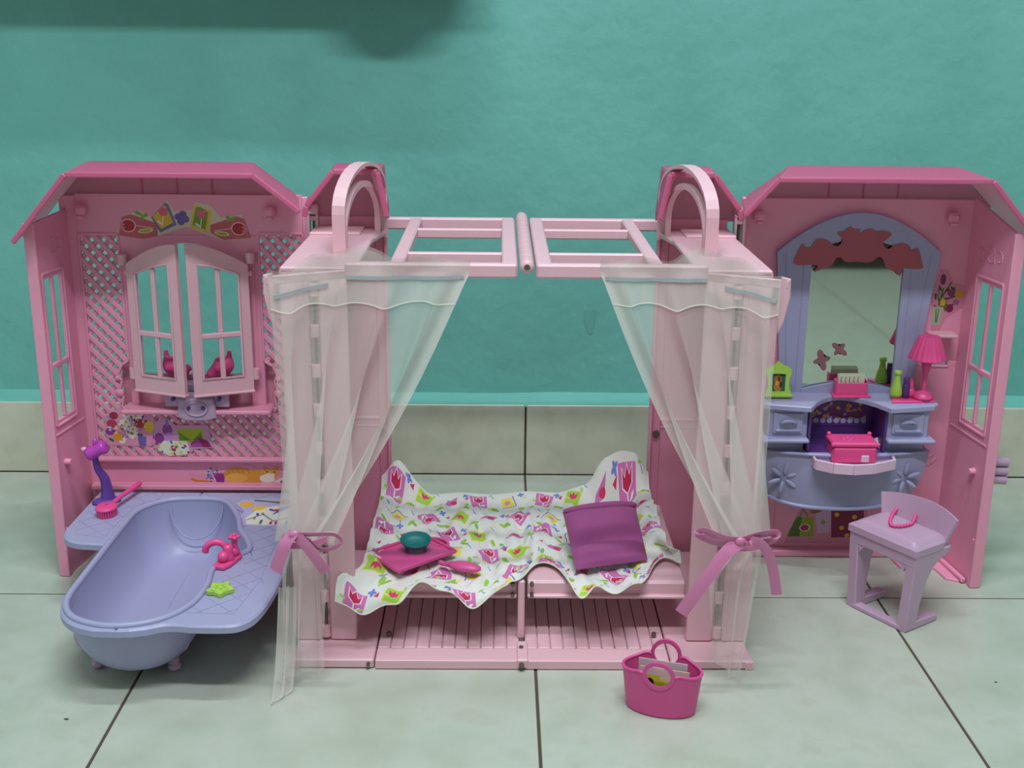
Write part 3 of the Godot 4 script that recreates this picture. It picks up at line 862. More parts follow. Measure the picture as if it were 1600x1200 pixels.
# ---------------------------------------------------------------- bed unit
func bed_unit() -> void:
	var o := thing("canopy_bed", "pink folding canopy bed frame with hinged top rails and two arched handles, between the wings", "toy bed", Vector3(XC, 0, 0.42))
	var b: MB
	var plank: MB
	for s: float in [-1.0, 1.0]:
		var X := func(x: float): return XC + s * x
		var side := "left" if s < 0.0 else "right"
		# floor: middle leaf with planks, then the end leaf under the column
		b = MB.new()
		b.box(Vector3(X.call(0.0765), 0.004, 0.424), Vector3(0.147, 0.007, 0.264), 0.001)
		b.box(Vector3(X.call(0.0765), 0.0085, 0.5445), Vector3(0.147, 0.004, 0.025), 0.001)
		b.box(Vector3(X.call(0.0765), 0.0055, 0.557), Vector3(0.147, 0.010, 0.003), 0.0008)
		b.box(Vector3(X.call(0.0765), 0.0085, 0.2955), Vector3(0.147, 0.004, 0.008), 0.001)
		var leaf := part(o, "floor_leaf", b, M.pink)
		for k in 11:
			plank = MB.new()
			plank.box(Vector3(X.call(0.0095 + 0.0134 * k), 0.009, 0.4155), Vector3(0.0124, 0.003, 0.231), 0.0008)
			part(leaf, "plank", plank, M.pink)
		b = MB.new()
		b.box(Vector3(X.call(0.193), 0.0055, 0.4235), Vector3(0.083, 0.010, 0.267), 0.0015)
		b.plate(pv([[X.call(0.234), -0.52], [X.call(0.2365), -0.557], [X.call(0.228), -0.5575], [X.call(0.228), -0.52]]), Transform3D(Basis(Vector3.RIGHT, -PI / 2), Vector3(0, 0.0005, 0)), 0.009, 0.001)
		part(o, "end_leaf", b, M.pink)
		# column: two strips joined by a hinge with open slots
		b = MB.new()
		b.box(Vector3(X.call(0.2235), 0.208, 0.514), Vector3(0.027, 0.394, 0.008), 0.0015)
		b.box(Vector3(X.call(0.2125), 0.208, 0.519), Vector3(0.002, 0.39, 0.003), 0.0006)
		part(o, "column_strip", b, M.pink)
		b = MB.new()
		b.box(Vector3(X.call(0.1865), 0.208, 0.514), Vector3(0.027, 0.394, 0.008), 0.0015)
		var strip2 := part(o, "column_strip", b, M.pink)
		for k in 10:
			b = MB.new()
			b.tube([Vector3(X.call(0.205), 0.0145 + 0.0405 * k, 0.514), Vector3(X.call(0.205), 0.0265 + 0.0405 * k, 0.514)], 0.0052, 10)
			part(strip2, "hinge_knuckle", b, M.pink)
		b = MB.new()
		b.tube([Vector3(X.call(0.205), 0.012, 0.511), Vector3(X.call(0.205), 0.404, 0.511)], 0.0014, 8)
		part(strip2, "hinge_rod", b, M.metal, "dark metal hinge rod")
		# end wall and the narrow back panel
		b = MB.new()
		b.box(Vector3(X.call(0.233), 0.206, 0.396), Vector3(0.006, 0.39, 0.228), 0.001)
		part(o, "end_wall", b, M.pink)
		b = MB.new()
		b.box(Vector3(X.call(0.197), 0.21, 0.275), Vector3(0.078, 0.42, 0.006), 0.001)
		b.box(Vector3(X.call(0.1575), 0.21, 0.2765), Vector3(0.0035, 0.42, 0.012), 0.0008)
		strip(b, [[X.call(0.168), 0.012], [X.call(0.168), 0.400]], Transform3D(), 0.003, 0.003, 0.278)
		strip(b, [[X.call(0.168), 0.178], [X.call(0.232), 0.178]], Transform3D(), 0.004, 0.004, 0.278)
		strip(b, [[X.call(0.168), 0.168], [X.call(0.232), 0.168]], Transform3D(), 0.002, 0.002, 0.278)
		var bp := part(o, "back_panel", b, M.wing)
		b = MB.new()
		b.tube([Vector3(X.call(0.1645), 0.160, 0.2775), Vector3(X.call(0.1645), 0.160, 0.2825)], 0.0042, 12)
		part(bp, "stud", b, M.metal, "dark metal stud")
		# ledge on top of the end wall
		b = MB.new()
		b.box(Vector3(X.call(0.2005), 0.4045, 0.398), Vector3(0.072, 0.006, 0.240), 0.0015)
		b.box(Vector3(X.call(0.208), 0.4085, 0.31), Vector3(0.056, 0.004, 0.05), 0.0012)
		part(o, "top_ledge", b, M.pink)
		# carrying handle: broad outer strap over a smaller inner arch
		var arch := func(zl: float, zr: float, y0: float, ys: float, yt: float) -> Array:
			var hx := func(z: float) -> float: return X.call(lerpf(0.160, 0.188, (z - 0.288) / 0.158))
			var p := [Vector3(hx.call(zr), y0, zr), Vector3(hx.call(zr), ys, zr)]
			for i in range(1, 16):
				var w := PI * i / 16.0
				var z := (zl + zr) / 2 + cos(w) * (zr - zl) / 2
				p.append(Vector3(hx.call(z), ys + sin(w) * (yt - ys), z))
			p.append(Vector3(hx.call(zl), ys, zl)); p.append(Vector3(hx.call(zl), y0, zl))
			return p
		b = MB.new()
		b.sweep(arch.call(0.288, 0.446, 0.398, 0.447, 0.4885), [Vector2(-0.0065, -0.002), Vector2(0.0065, -0.002), Vector2(0.0065, 0.002), Vector2(-0.0065, 0.002)], Vector3.RIGHT)
		var hd := part(o, "carrying_handle", b, M.pink, side + " arched handle")
		b = MB.new()
		b.sweep(arch.call(0.306, 0.428, 0.400, 0.425, 0.468), [Vector2(-0.003, -0.003), Vector2(0.003, -0.003), Vector2(0.003, 0.003), Vector2(-0.003, 0.003)], Vector3.RIGHT)
		b.bar(Vector3(X.call(0.160), 0.403, 0.288), Vector3(X.call(0.188), 0.403, 0.446), Vector3.RIGHT, 0.009, 0.006, 0.0015)
		part(hd, "inner_arch", b, M.pink)
		# curtain bracket at the front corner
		b = MB.new()
		b.bar(Vector3(X.call(0.172), 0.4035, 0.530), Vector3(X.call(0.243), 0.402, 0.556), Vector3.UP, 0.008, 0.004, 0.0008)
		b.plate(pv([[X.call(0.236), 0.409], [X.call(0.2445), 0.407], [X.call(0.2450), 0.390], [X.call(0.2405), 0.366], [X.call(0.2355), 0.355], [X.call(0.2340), 0.38]]), zf(0.553), 0.004, 0.0008)
		part(o, "curtain_bracket", b, M.pink)
		# half of the top frame
		b = MB.new()
		b.box(Vector3(X.call(0.0915), 0.405, 0.514), Vector3(0.165, 0.014, 0.011), 0.002); b.box(Vector3(X.call(0.0915), 0.405, 0.228), Vector3(0.165, 0.014, 0.011), 0.002)
		b.box(Vector3(X.call(0.0165), 0.4065, 0.371), Vector3(0.015, 0.011, 0.28), 0.0015)
		var fr := part(o, "top_frame", b, M.pink, side + " half of the top frame")
		for z in [0.302, 0.452]:
			b = MB.new()
			b.box(Vector3(X.call(0.073), 0.4055, z), Vector3(0.100, 0.011, 0.008), 0.0015)
			part(fr, "rail", b, M.pink)
		b = MB.new()
		b.box(Vector3(X.call(0.125), 0.407, 0.371), Vector3(0.014, 0.010, 0.28), 0.0015)
		part(fr, "cross_bar", b, M.pink)
		# bed board
		b = MB.new()
		b.box(Vector3(X.call(0.0885), 0.0705, 0.397), Vector3(0.166, 0.005, 0.210), 0.0012)
		b.box(Vector3(X.call(0.0885), 0.0635, 0.5015), Vector3(0.166, 0.016, 0.004), 0.001)
		b.box(Vector3(X.call(0.0885), 0.0568, 0.5035), Vector3(0.166, 0.004, 0.009), 0.0012)
		part(o, "bed_board", b, M.pink)
		for q in [[[0.010, 0.0705, 0.503], [0.010, 0.0705, 0.5092], 0.0021], [[0.010, 0.0585, 0.503], [0.010, 0.0585, 0.5092], 0.0021], [[0.140, 0.011, 0.508], [0.140, 0.0155, 0.508], 0.0026], [[0.157, 0.006, 0.555], [0.157, 0.006, 0.5605], 0.0020]]:
			b = MB.new()
			b.tube([Vector3(X.call(q[0][0]), q[0][1], q[0][2]), Vector3(X.call(q[1][0]), q[1][1], q[1][2])], q[2], 8)
			part(o, "hinge_bolt", b, M.metal, "dark metal hinge bolt")
		var rn := [[0.240, 0.430], [0.2375, 0.4417], [0.2075, 0.479], [0.1595, 0.479], [0.1500, 0.430]].map(func(p): return [X.call(p[0]), p[1]])
		var rf := [[0.243, 0.430], [0.2415, 0.4417], [0.213, 0.479], [0.158, 0.479], [0.1535, 0.430]].map(func(p): return [X.call(p[0]), p[1]])
		if s > 0.0:
			rn.reverse(); rf.reverse()
		roof(o, rn, rf, 0.417, 0.272, 0.335, [X.call(0.217)])
	# middle: strut, hinge plate, barrel of the top hinge
	b = MB.new()
	b.box(Vector3(XC - 0.001, 0.0435, 0.509), Vector3(0.0072, 0.066, 0.006), 0.0012)
	part(o, "strut", b, M.pink)
	b = MB.new()
	b.box(Vector3(XC, 0.0075, 0.540), Vector3(0.012, 0.010, 0.040), 0.0015)
	var hp := part(o, "hinge_plate", b, M.pink)
	b = MB.new()
	b.tube([Vector3(XC - 0.001, 0.0120, 0.535), Vector3(XC - 0.001, 0.0140, 0.535)], 0.0024, 8)
	part(hp, "hinge_bolt", b, M.metal)
	b = MB.new()
	b.tube([Vector3(XC - 0.001, 0.0070, 0.559), Vector3(XC - 0.001, 0.0070, 0.5635)], 0.0028, 8)
	part(hp, "hinge_bolt", b, M.metal)
	b = MB.new()
	var pr := []
	for k in 11:
		var y := 0.0285 * k
		pr.append_array([Vector2(0.0055, y), Vector2(0.0070, y + 0.003), Vector2(0.0070, y + 0.0245), Vector2(0.0055, y + 0.0275)])
	b.lathe([Vector2(0.0025, 0.0)] + pr + [Vector2(0.0025, 0.3135)], Transform3D(Basis(Vector3.RIGHT, PI / 2), Vector3(XC, 0.4105, 0.213)), 14)
	var hb := part(o, "hinge_barrel", b, M.pink)
	b = MB.new()
	b.tube([Vector3(XC, 0.4105, 0.52), Vector3(XC, 0.4105, 0.5275)], 0.003, 8)
	part(hb, "hinge_rod", b, M.metal, "dark metal rod end")

# ---------------------------------------------------------------- bathtub
func loop_offset(p: PackedVector2Array, d: float) -> PackedVector2Array:
	return MB.inset(MB.ccw(p), -d)
func bathtub() -> void:
	var o := thing("bathtub", "lavender claw-foot bathtub with a tiled tray round it, in front of the lattice wall", "bathtub", Vector3(-0.40, 0, 0.47))
	var Y := 0.083
	var ctl := []
	for q in [[-0.3996, 0.3117], [-0.4336, 0.3174], [-0.4568, 0.3457], [-0.4606, 0.3846], [-0.4615, 0.4606], [-0.4620, 0.525], [-0.4615, 0.5622], [-0.4560, 0.5880], [-0.4397, 0.6100], [-0.4099, 0.6230], [-0.3808, 0.6200], [-0.3579, 0.6064], [-0.3420, 0.580], [-0.3365, 0.5425], [-0.3395, 0.508], [-0.337, 0.485], [-0.329, 0.470], [-0.3165, 0.462], [-0.3113, 0.4502], [-0.3195, 0.426], [-0.3314, 0.4015], [-0.3422, 0.3638], [-0.3664, 0.319]]:
		ctl.append(Vector2(q[0], q[1]))
	var cur := spline(ctl, 5, true)
	var loop := PackedVector2Array()
	for q in cur:
		loop.append(Vector2(q.x, -q.y))          # plan seen from above: x, -z
	loop = MB.ccw(loop)
	var n := loop.size()
	var up := Transform3D(Basis(Vector3.RIGHT, -PI / 2), Vector3())     # local (x, y, z) -> (x, z, -y)
	var spine := func(p: Vector2) -> Vector2: return Vector2(-0.398, clampf(p.y, -0.54, -0.375))
	var at := func(p: Vector2, y: float) -> Vector3: return Vector3(p.x, y, -p.y)
	var row := func(l: PackedVector2Array, f: float, y: float) -> PackedVector3Array:
		var r := PackedVector3Array()
		for p in l:
			r.append(at.call(p.lerp(spine.call(p), f), y))
		return r
	# basin
	var R := []
	for i in 13:
		var a := PI / 2 * i / 12.0
		R.append(row.call(loop, 0.5 * (1.0 - cos(a)), Y - 0.064 * sin(a)))
	for f in [0.6, 0.75, 0.9, 0.999]:
		R.append(row.call(loop, f, Y - 0.064 - 0.001 * (f - 0.5)))
	var b := MB.new()
	b.grid(R, true, false, true)
	part(o, "basin", b, M.lav)
	# outside of the tub
	var hull := loop_offset(loop, 0.0035)
	R = []
	for i in 13:
		var a := PI / 2 * i / 12.0
		R.append(row.call(hull, 0.03 + 0.70 * pow(1.0 - cos(a), 0.95), Y - 0.004 - 0.070 * pow(sin(a), 0.9)))
	R.append(row.call(hull, 0.85, 0.0085)); R.append(row.call(hull, 0.999, 0.008))
	b = MB.new()
	b.grid(R, true, false, false)
	part(o, "hull", b, M.lav)
	b = MB.new()
	var path := []
	for p in loop_offset(loop, 0.0028):
		path.append(at.call(p, Y + 0.001))
	b.tube(path, 0.0034, 8, true)
	part(o, "rim", b, M.lav)
	# raised oval head rest on the back slope of the basin
	b = MB.new()
	path = []
	for i in 17:
		var w := PI * i / 16.0
		path.append(Vector3(-0.398 + cos(w) * 0.031, 0.079 - sin(w) * 0.036, 0.3155 + sin(w) * 0.019 + (1.0 - sin(w)) * 0.004))
	b.tube(path, 0.0009, 6)
	part(o, "head_rest_line", b, M.lav)
	# tray with the opening, in two pieces that meet on the middle line
	var ib := 0
	var jf := 0
	for i in n:
		if absf(loop[i].x + 0.3996) + absf(loop[i].y + 0.3117) < absf(loop[ib].x + 0.3996) + absf(loop[ib].y + 0.3117):
			ib = i
		if absf(loop[i].x + 0.4) + absf(loop[i].y + 0.623) < absf(loop[jf].x + 0.4) + absf(loop[jf].y + 0.623):
			jf = i
	var left := PackedVector2Array()      # ccw from above: from the back along the opening's left side to the front ...
	var i := ib
	while i != jf:
		left.append(loop[i]); i = (i + 1) % n
	left.append(loop[jf])
	var right := PackedVector2Array()
	i = jf
	while i != ib:
		right.append(loop[i]); i = (i + 1) % n
	right.append(loop[ib])
	var goes_left := left[left.size() / 2].x < -0.40
	if not goes_left:
		var sw := left; left = right; right = sw
		left.reverse(); right.reverse()
	# left now runs back -> front on the left, right runs front -> back on the right
	var fx := loop[jf].x
	var L := left.duplicate()
	L.append(Vector2(fx, -0.6325))
	var oc := []
	for q in [[-0.420, -0.6315], [-0.443, -0.6205], [-0.460, -0.600], [-0.4690, -0.574], [-0.4712, -0.545], [-0.4712, -0.50], [-0.4708, -0.46], [-0.4695, -0.444], [-0.4675, -0.4385], [-0.485, -0.4365], [-0.5005, -0.434], [-0.512, -0.428], [-0.521, -0.417], [-0.5255, -0.402], [-0.5262, -0.385], [-0.5245, -0.284]]:
		oc.append(Vector2(q[0], q[1]))
	for q in spline(oc, 4):
		L.append(q)
	L.append(Vector2(loop[ib].x, -0.284))
	b = MB.new()
	b.plate(L, up * Transform3D(Basis(), Vector3(0, 0, Y - 0.008)), 0.008, 0.002)
	var Rr := right.duplicate()
	Rr.append(Vector2(loop[ib].x, -0.284))
	oc = []
	for q in [[-0.272, -0.284], [-0.2645, -0.42], [-0.2620, -0.50], [-0.2635, -0.545], [-0.2670, -0.580], [-0.273, -0.605], [-0.283, -0.619], [-0.297, -0.6235], [-0.325, -0.6235], [-0.343, -0.621], [-0.356, -0.6215], [-0.370, -0.628], [-0.385, -0.632]]:
		oc.append(Vector2(q[0], q[1]))
	for q in spline(oc, 4):
		Rr.append(q)
	Rr.append(Vector2(fx, -0.6325))
	b.plate(Rr, up * Transform3D(Basis(), Vector3(0, 0, Y - 0.008)), 0.008, 0.002)
	var tray := part(o, "tray", b, M.lav)
	# diamond tiles, a hair proud of the tray
	for reg in [pv([[-0.340, -0.597], [-0.326, -0.565], [-0.3205, -0.5235], [-0.3095, -0.496], [-0.3022, -0.463], [-0.3045, -0.44], [-0.3215, -0.40], [-0.333, -0.35], [-0.350, -0.305], [-0.350, -0.29], [-0.281, -0.29], [-0.283, -0.45], [-0.283, -0.53], [-0.294, -0.600]]), pv([[-0.466, -0.29], [-0.518, -0.29], [-0.5185, -0.385], [-0.510, -0.412], [-0.476, -0.422], [-0.4715, -0.37], [-0.468, -0.335], [-0.455, -0.315], [-0.445, -0.308], [-0.445, -0.29]])]:
		for a in range(-12, 13):
			for c in range(-12, 13):
				var cc := Vector2(-0.40, -0.45) + Vector2(1, 1).normalized() * 0.0205 * a + Vector2(1, -1).normalized() * 0.0205 * c
				var hf := 0.0205 / sqrt(2.0) - 0.0005
				var sq := PackedVector2Array([cc + Vector2(hf, 0), cc + Vector2(0, hf), cc + Vector2(-hf, 0), cc + Vector2(0, -hf)])
				for piece in Geometry2D.intersect_polygons(sq, reg):
					if piece.size() < 3 or Geometry2D.triangulate_polygon(piece).is_empty():
						continue
					var t := MB.new()
					t.plate(piece, up * Transform3D(Basis(), Vector3(0, 0, Y - 0.0002)), 0.0006)
					part(tray, "tile", t, M.lav)
	# claw feet
	for q in [[-0.368, 0.557, 0.019], [-0.443, 0.552, -0.019], [-0.378, 0.385, 0.006], [-0.424, 0.385, -0.006]]:
		b = MB.new()
		var back := 1.0 if q[1] > 0.5 else -1.0
		b.tube(spline(vs([[q[0] + q[2] * 0.95, 0.050 if back > 0.0 else 0.009, q[1] + 0.012 * back], [q[0] + q[2] * 0.75, 0.034 if back > 0.0 else 0.0085, q[1] + 0.010 * back], [q[0] + q[2] * 0.15, 0.020 if back > 0.0 else 0.008, q[1] + 0.002 * back], [q[0], 0.010 if back > 0.0 else 0.007, q[1]], [q[0] + q[2] * 0.15, 0.004, q[1] + 0.007 * back]]), 4), [0.0015, 0.003, 0.0045, 0.0056, 0.0062, 0.0064, 0.0062, 0.0064, 0.006, 0.0056, 0.0054, 0.0056, 0.0058, 0.0058, 0.0052, 0.0044, 0.0036], 10)
		b.ball(Vector3(q[0] + q[2] * 0.1, 0.0045, q[1] + 0.004 * back), Vector3(0.0068, 0.0045, 0.0075), 12)
		part(o, "claw_foot", b, M.mauve)
	# printed towel and tulips lying on the tray corner
	var P := Pic.new(256, 200, Vector2(366, 776), Vector2(462, 838), c8(180, 176, 214))
	P.p([[390, 822], [402, 802], [424, 796], [458, 800], [458, 832], [420, 836], [396, 834]], c8(226, 226, 208))
	P.l([[390, 784], [424, 788], [458, 786]], 3, c8(70, 110, 70)); P.l([[404, 786], [440, 792], [456, 784]], 2.4, c8(96, 130, 70))
	P.e(382, 793, 10, 5, c8(236, 178, 30)); P.e(402, 801, 10, 4.5, c8(240, 196, 50), -0.3); P.e(434, 784, 6, 3, c8(190, 50, 90))
	P.p([[430, 800], [456, 788], [450, 796], [424, 816]], c8(80, 106, 190))
	for k in 12:
		P.e(rng.randf_range(398, 456), rng.randf_range(804, 832), 3.4, 2, [c8(190, 40, 80), c8(70, 80, 170), c8(150, 160, 60)][k % 3], rng.randf() * 3)
	P.l([[392, 826], [412, 814], [430, 828], [456, 818]], 1.4, c8(70, 76, 150))
	b = MB.new()
	b.plate(pv([[-0.351, -0.322], [-0.345, -0.310], [-0.325, -0.305], [-0.272, -0.300], [-0.270, -0.387], [-0.300, -0.388], [-0.335, -0.386], [-0.338, -0.365], [-0.336, -0.345]]), up * Transform3D(Basis(), Vector3(0, 0, Y + 0.0003)), 0.0004)
	var sm := mat(Color.WHITE, 0.4)
	sm.albedo_texture = P.tex()
	part(o, "sticker", b, sm, "printed sticker of a towel and yellow tulips")

func bath_things() -> void:
	var Y := 0.0835
	var b := MB.new()
	var o := thing("faucet", "bright pink swan-neck toy faucet on the bathtub rim", "faucet", Vector3(-0.3245, Y, 0.484))
	b.plate(pv([[-0.008, -0.020], [0.006, -0.020], [0.009, -0.010], [0.009, 0.014], [0.004, 0.020], [-0.006, 0.018], [-0.009, 0.006]]), Transform3D(Basis(Vector3.RIGHT, -PI / 2).rotated(Vector3.UP, -0.3), Vector3(0, 0.0006, 0)), 0.004, 0.0012)
	part(o, "base_plate", b, M.neon, "", true)
	b = MB.new()
	b.lathe([Vector2(0.001, 0.003), Vector2(0.0068, 0.003), Vector2(0.006, 0.008), Vector2(0.0052, 0.014), Vector2(0.0056, 0.018), Vector2(0.004, 0.021), Vector2(0.001, 0.0215)], Transform3D(Basis(), Vector3(0.001, 0, 0.002)), 14)
	b.ball(Vector3(-0.003, 0.010, 0.008), Vector3(0.006, 0.006, 0.006), 12); b.ball(Vector3(0.005, 0.009, -0.009), Vector3(0.006, 0.006, 0.007), 12)
	part(o, "body", b, M.neon, "", true)
	b = MB.new()
	b.tube(spline(vs([[0.002, 0.014, 0.002], [-0.004, 0.022, 0.002], [-0.012, 0.0245, 0.003], [-0.020, 0.0205, 0.004], [-0.0225, 0.0135, 0.004]]), 5), 0.0036, 12)
	part(o, "spout", b, M.neon, "", true)
	b = MB.new()
	b.tube([Vector3(0.006, 0.010, -0.008), Vector3(0.006, 0.024, -0.008)], 0.0032, 10)
	for i in 5:
		b.ball(Vector3(0.006 + cos(i * TAU / 5) * 0.0042, 0.026, -0.008 + sin(i * TAU / 5) * 0.0042), Vector3(0.003, 0.0022, 0.003), 8)
	b.ball(Vector3(0.006, 0.0275, -0.008), Vector3(0.0028, 0.0028, 0.0028), 8)
	part(o, "flower_knob", b, M.neon, "", true)
	o = thing("soap", "lime green flower-shaped soap on the tiled tray below the faucet", "soap", Vector3(-0.317, Y, 0.553))
	b = MB.new()
	var out := []
	for i in 50:
		var w := TAU * i / 50
		var r := 0.0120 + 0.0019 * cos(5.0 * w + 0.6) + 0.0004 * cos(10.0 * w + 1.2)
		out.append([cos(w) * r, sin(w) * r])
	b.plate(pv(out), Transform3D(Basis(Vector3.RIGHT, -PI / 2), Vector3(0, 0.0005, 0)), 0.0050, 0.0010)
	part(o, "petals", b, M.lime, "", true)
	b = MB.new()
	for i in 5:
		b.ball(Vector3(cos(i * TAU / 5) * 0.0044, 0.006, sin(i * TAU / 5) * 0.0044), Vector3(0.0016, 0.0007, 0.0016), 8)
	part(o, "relief_dots", b, M.lime, "", true)
	# wavy stand with a shower head
	o = thing("shower_stand", "purple wavy stand with a magenta shower head on the tray corner beside the side wall", "shower head", Vector3(-0.505, Y, 0.318))
	b = MB.new()
	b.ball(Vector3(0, 0.002, 0.002), Vector3(0.017, 0.0045, 0.011), 16, Transform3D(Basis(Vector3.UP, 0.5), Vector3()))
	part(o, "foot", b, M.violet, "", true)
	b = MB.new()
	b.tube(spline(vs([[0.002, 0.002, 0], [0.002, 0.014, 0], [0.0005, 0.030, 0.001], [-0.0055, 0.043, 0.003], [-0.0065, 0.056, 0.005], [-0.0035, 0.067, 0.007]]), 4), [0.0095, 0.0088, 0.0082, 0.0076, 0.007, 0.0065, 0.0061, 0.0058, 0.0055, 0.0051, 0.0047, 0.0044, 0.0042, 0.004, 0.0038, 0.0037, 0.0036, 0.0036, 0.0036, 0.0036, 0.0036], 12)
	part(o, "stem", b, M.violet, "", true)
	b = MB.new()
	b.lathe([Vector2(0.001, 0), Vector2(0.0075, 0.0005), Vector2(0.0088, 0.003), Vector2(0.0075, 0.009), Vector2(0.0070, 0.016), Vector2(0.0082, 0.021), Vector2(0.0072, 0.0245), Vector2(0.001, 0.0255)], Transform3D(Basis(Vector3.BACK, -PI / 2 + 0.45), Vector3(-0.0135, 0.063, 0.010)), 16)
	b.ball(Vector3(-0.004, 0.0775, 0.008), Vector3(0.0035, 0.0055, 0.0035), 10)
	part(o, "head", b, M.orchid, "", true)
	b = MB.new()
	b.ball(Vector3(-0.0165, 0.0700, 0.011), Vector3(0.0042, 0.0030, 0.003), 8)
	part(o, "nub", b, M.pink, "pale pink nub", true)
	# brush leaning with its handle towards the wall
	o = thing("bath_brush", "bright pink round-headed bath brush lying on the tray", "brush", Vector3(-0.4914, Y, 0.359))
	b = MB.new()
	b.lathe([Vector2(0.001, 0.008), Vector2(0.0115, 0.008), Vector2(0.0125, 0.0095), Vector2(0.0118, 0.0115), Vector2(0.008, 0.013), Vector2(0.001, 0.0134)], Transform3D(), 20, 1.0, 1.15)
	part(o, "head", b, M.neon, "", true)
	b = MB.new()
	for i in 24:
		var w := TAU * i / 24
		b.tube([Vector3(cos(w) * 0.0098, 0.0003, sin(w) * 0.0112), Vector3(cos(w) * 0.0104, 0.0085, sin(w) * 0.012)], 0.0013, 5)
	b.lathe([Vector2(0.001, 0.0004), Vector2(0.0094, 0.0004), Vector2(0.0098, 0.008), Vector2(0.001, 0.008)], Transform3D(), 16, 1.0, 1.15)
	part(o, "bristles", b, M.neon, "", true)
	b = MB.new()
	b.tube(spline(vs([[0.004, 0.0105, -0.011], [0.008, 0.0115, -0.030], [0.0145, 0.012, -0.055], [0.0185, 0.012, -0.072]]), 5), [0.002, 0.0026, 0.0028, 0.0028, 0.0028, 0.0028, 0.0029, 0.003, 0.0031, 0.0032, 0.0033, 0.0034, 0.0035, 0.0034, 0.0032, 0.0024], 10)
	part(o, "handle", b, M.neon, "", true)
	# two birds on the window shelf
	var names := ["bright pink bird with raised tail on the left of the soap shelf, looking right", "bright pink bird with raised tail on the right of the soap shelf, head bowed left"]
	for k in 2:
		var s := 1.0 if k == 0 else -1.0
		o = thing("bird_figurine", names[k], "figurine", Vector3(-0.4265 if k == 0 else -0.3695, 0.219, 0.268), "pink birds on the window shelf")
		b = MB.new()
		var bd := [Vector3(-0.009 * s, 0.038, 0), Vector3(-0.0085 * s, 0.031, 0), Vector3(-0.006 * s, 0.025, 0), Vector3(0.000 * s, 0.019, 0), Vector3(0.006 * s, 0.0150, 0), Vector3(0.012 * s, 0.0145 if k == 0 else 0.0105, 0), Vector3(0.0165 * s, 0.0155 if k == 0 else 0.0085, 0), Vector3(0.0205 * s, 0.0145 if k == 0 else 0.007, 0)]
		b.tube(spline(bd, 4), [0.0022, 0.0026, 0.0028, 0.003, 0.0034, 0.0046, 0.0062, 0.008, 0.0098, 0.0112, 0.0121, 0.0126, 0.0126, 0.0122, 0.0114, 0.0104, 0.0094, 0.0084, 0.0076, 0.0071, 0.0068, 0.0066, 0.0064, 0.006, 0.0052, 0.004, 0.0028, 0.0018, 0.0008], 14)
		part(o, "body", b, M.neon, "", true)
		b = MB.new()
		b.tube([Vector3(0.002 * s, 0.0085, 0), Vector3(0.002 * s, 0.0004, 0)], 0.0022, 8)
		part(o, "foot", b, M.neon, "", true)
		b = MB.new()
		b.ball(Vector3(-0.001 * s, 0.019, 0.0100), Vector3(0.009, 0.0055, 0.003), 10, Transform3D(Basis(), Vector3()))
		part(o, "wing", b, M.neon, "", true)

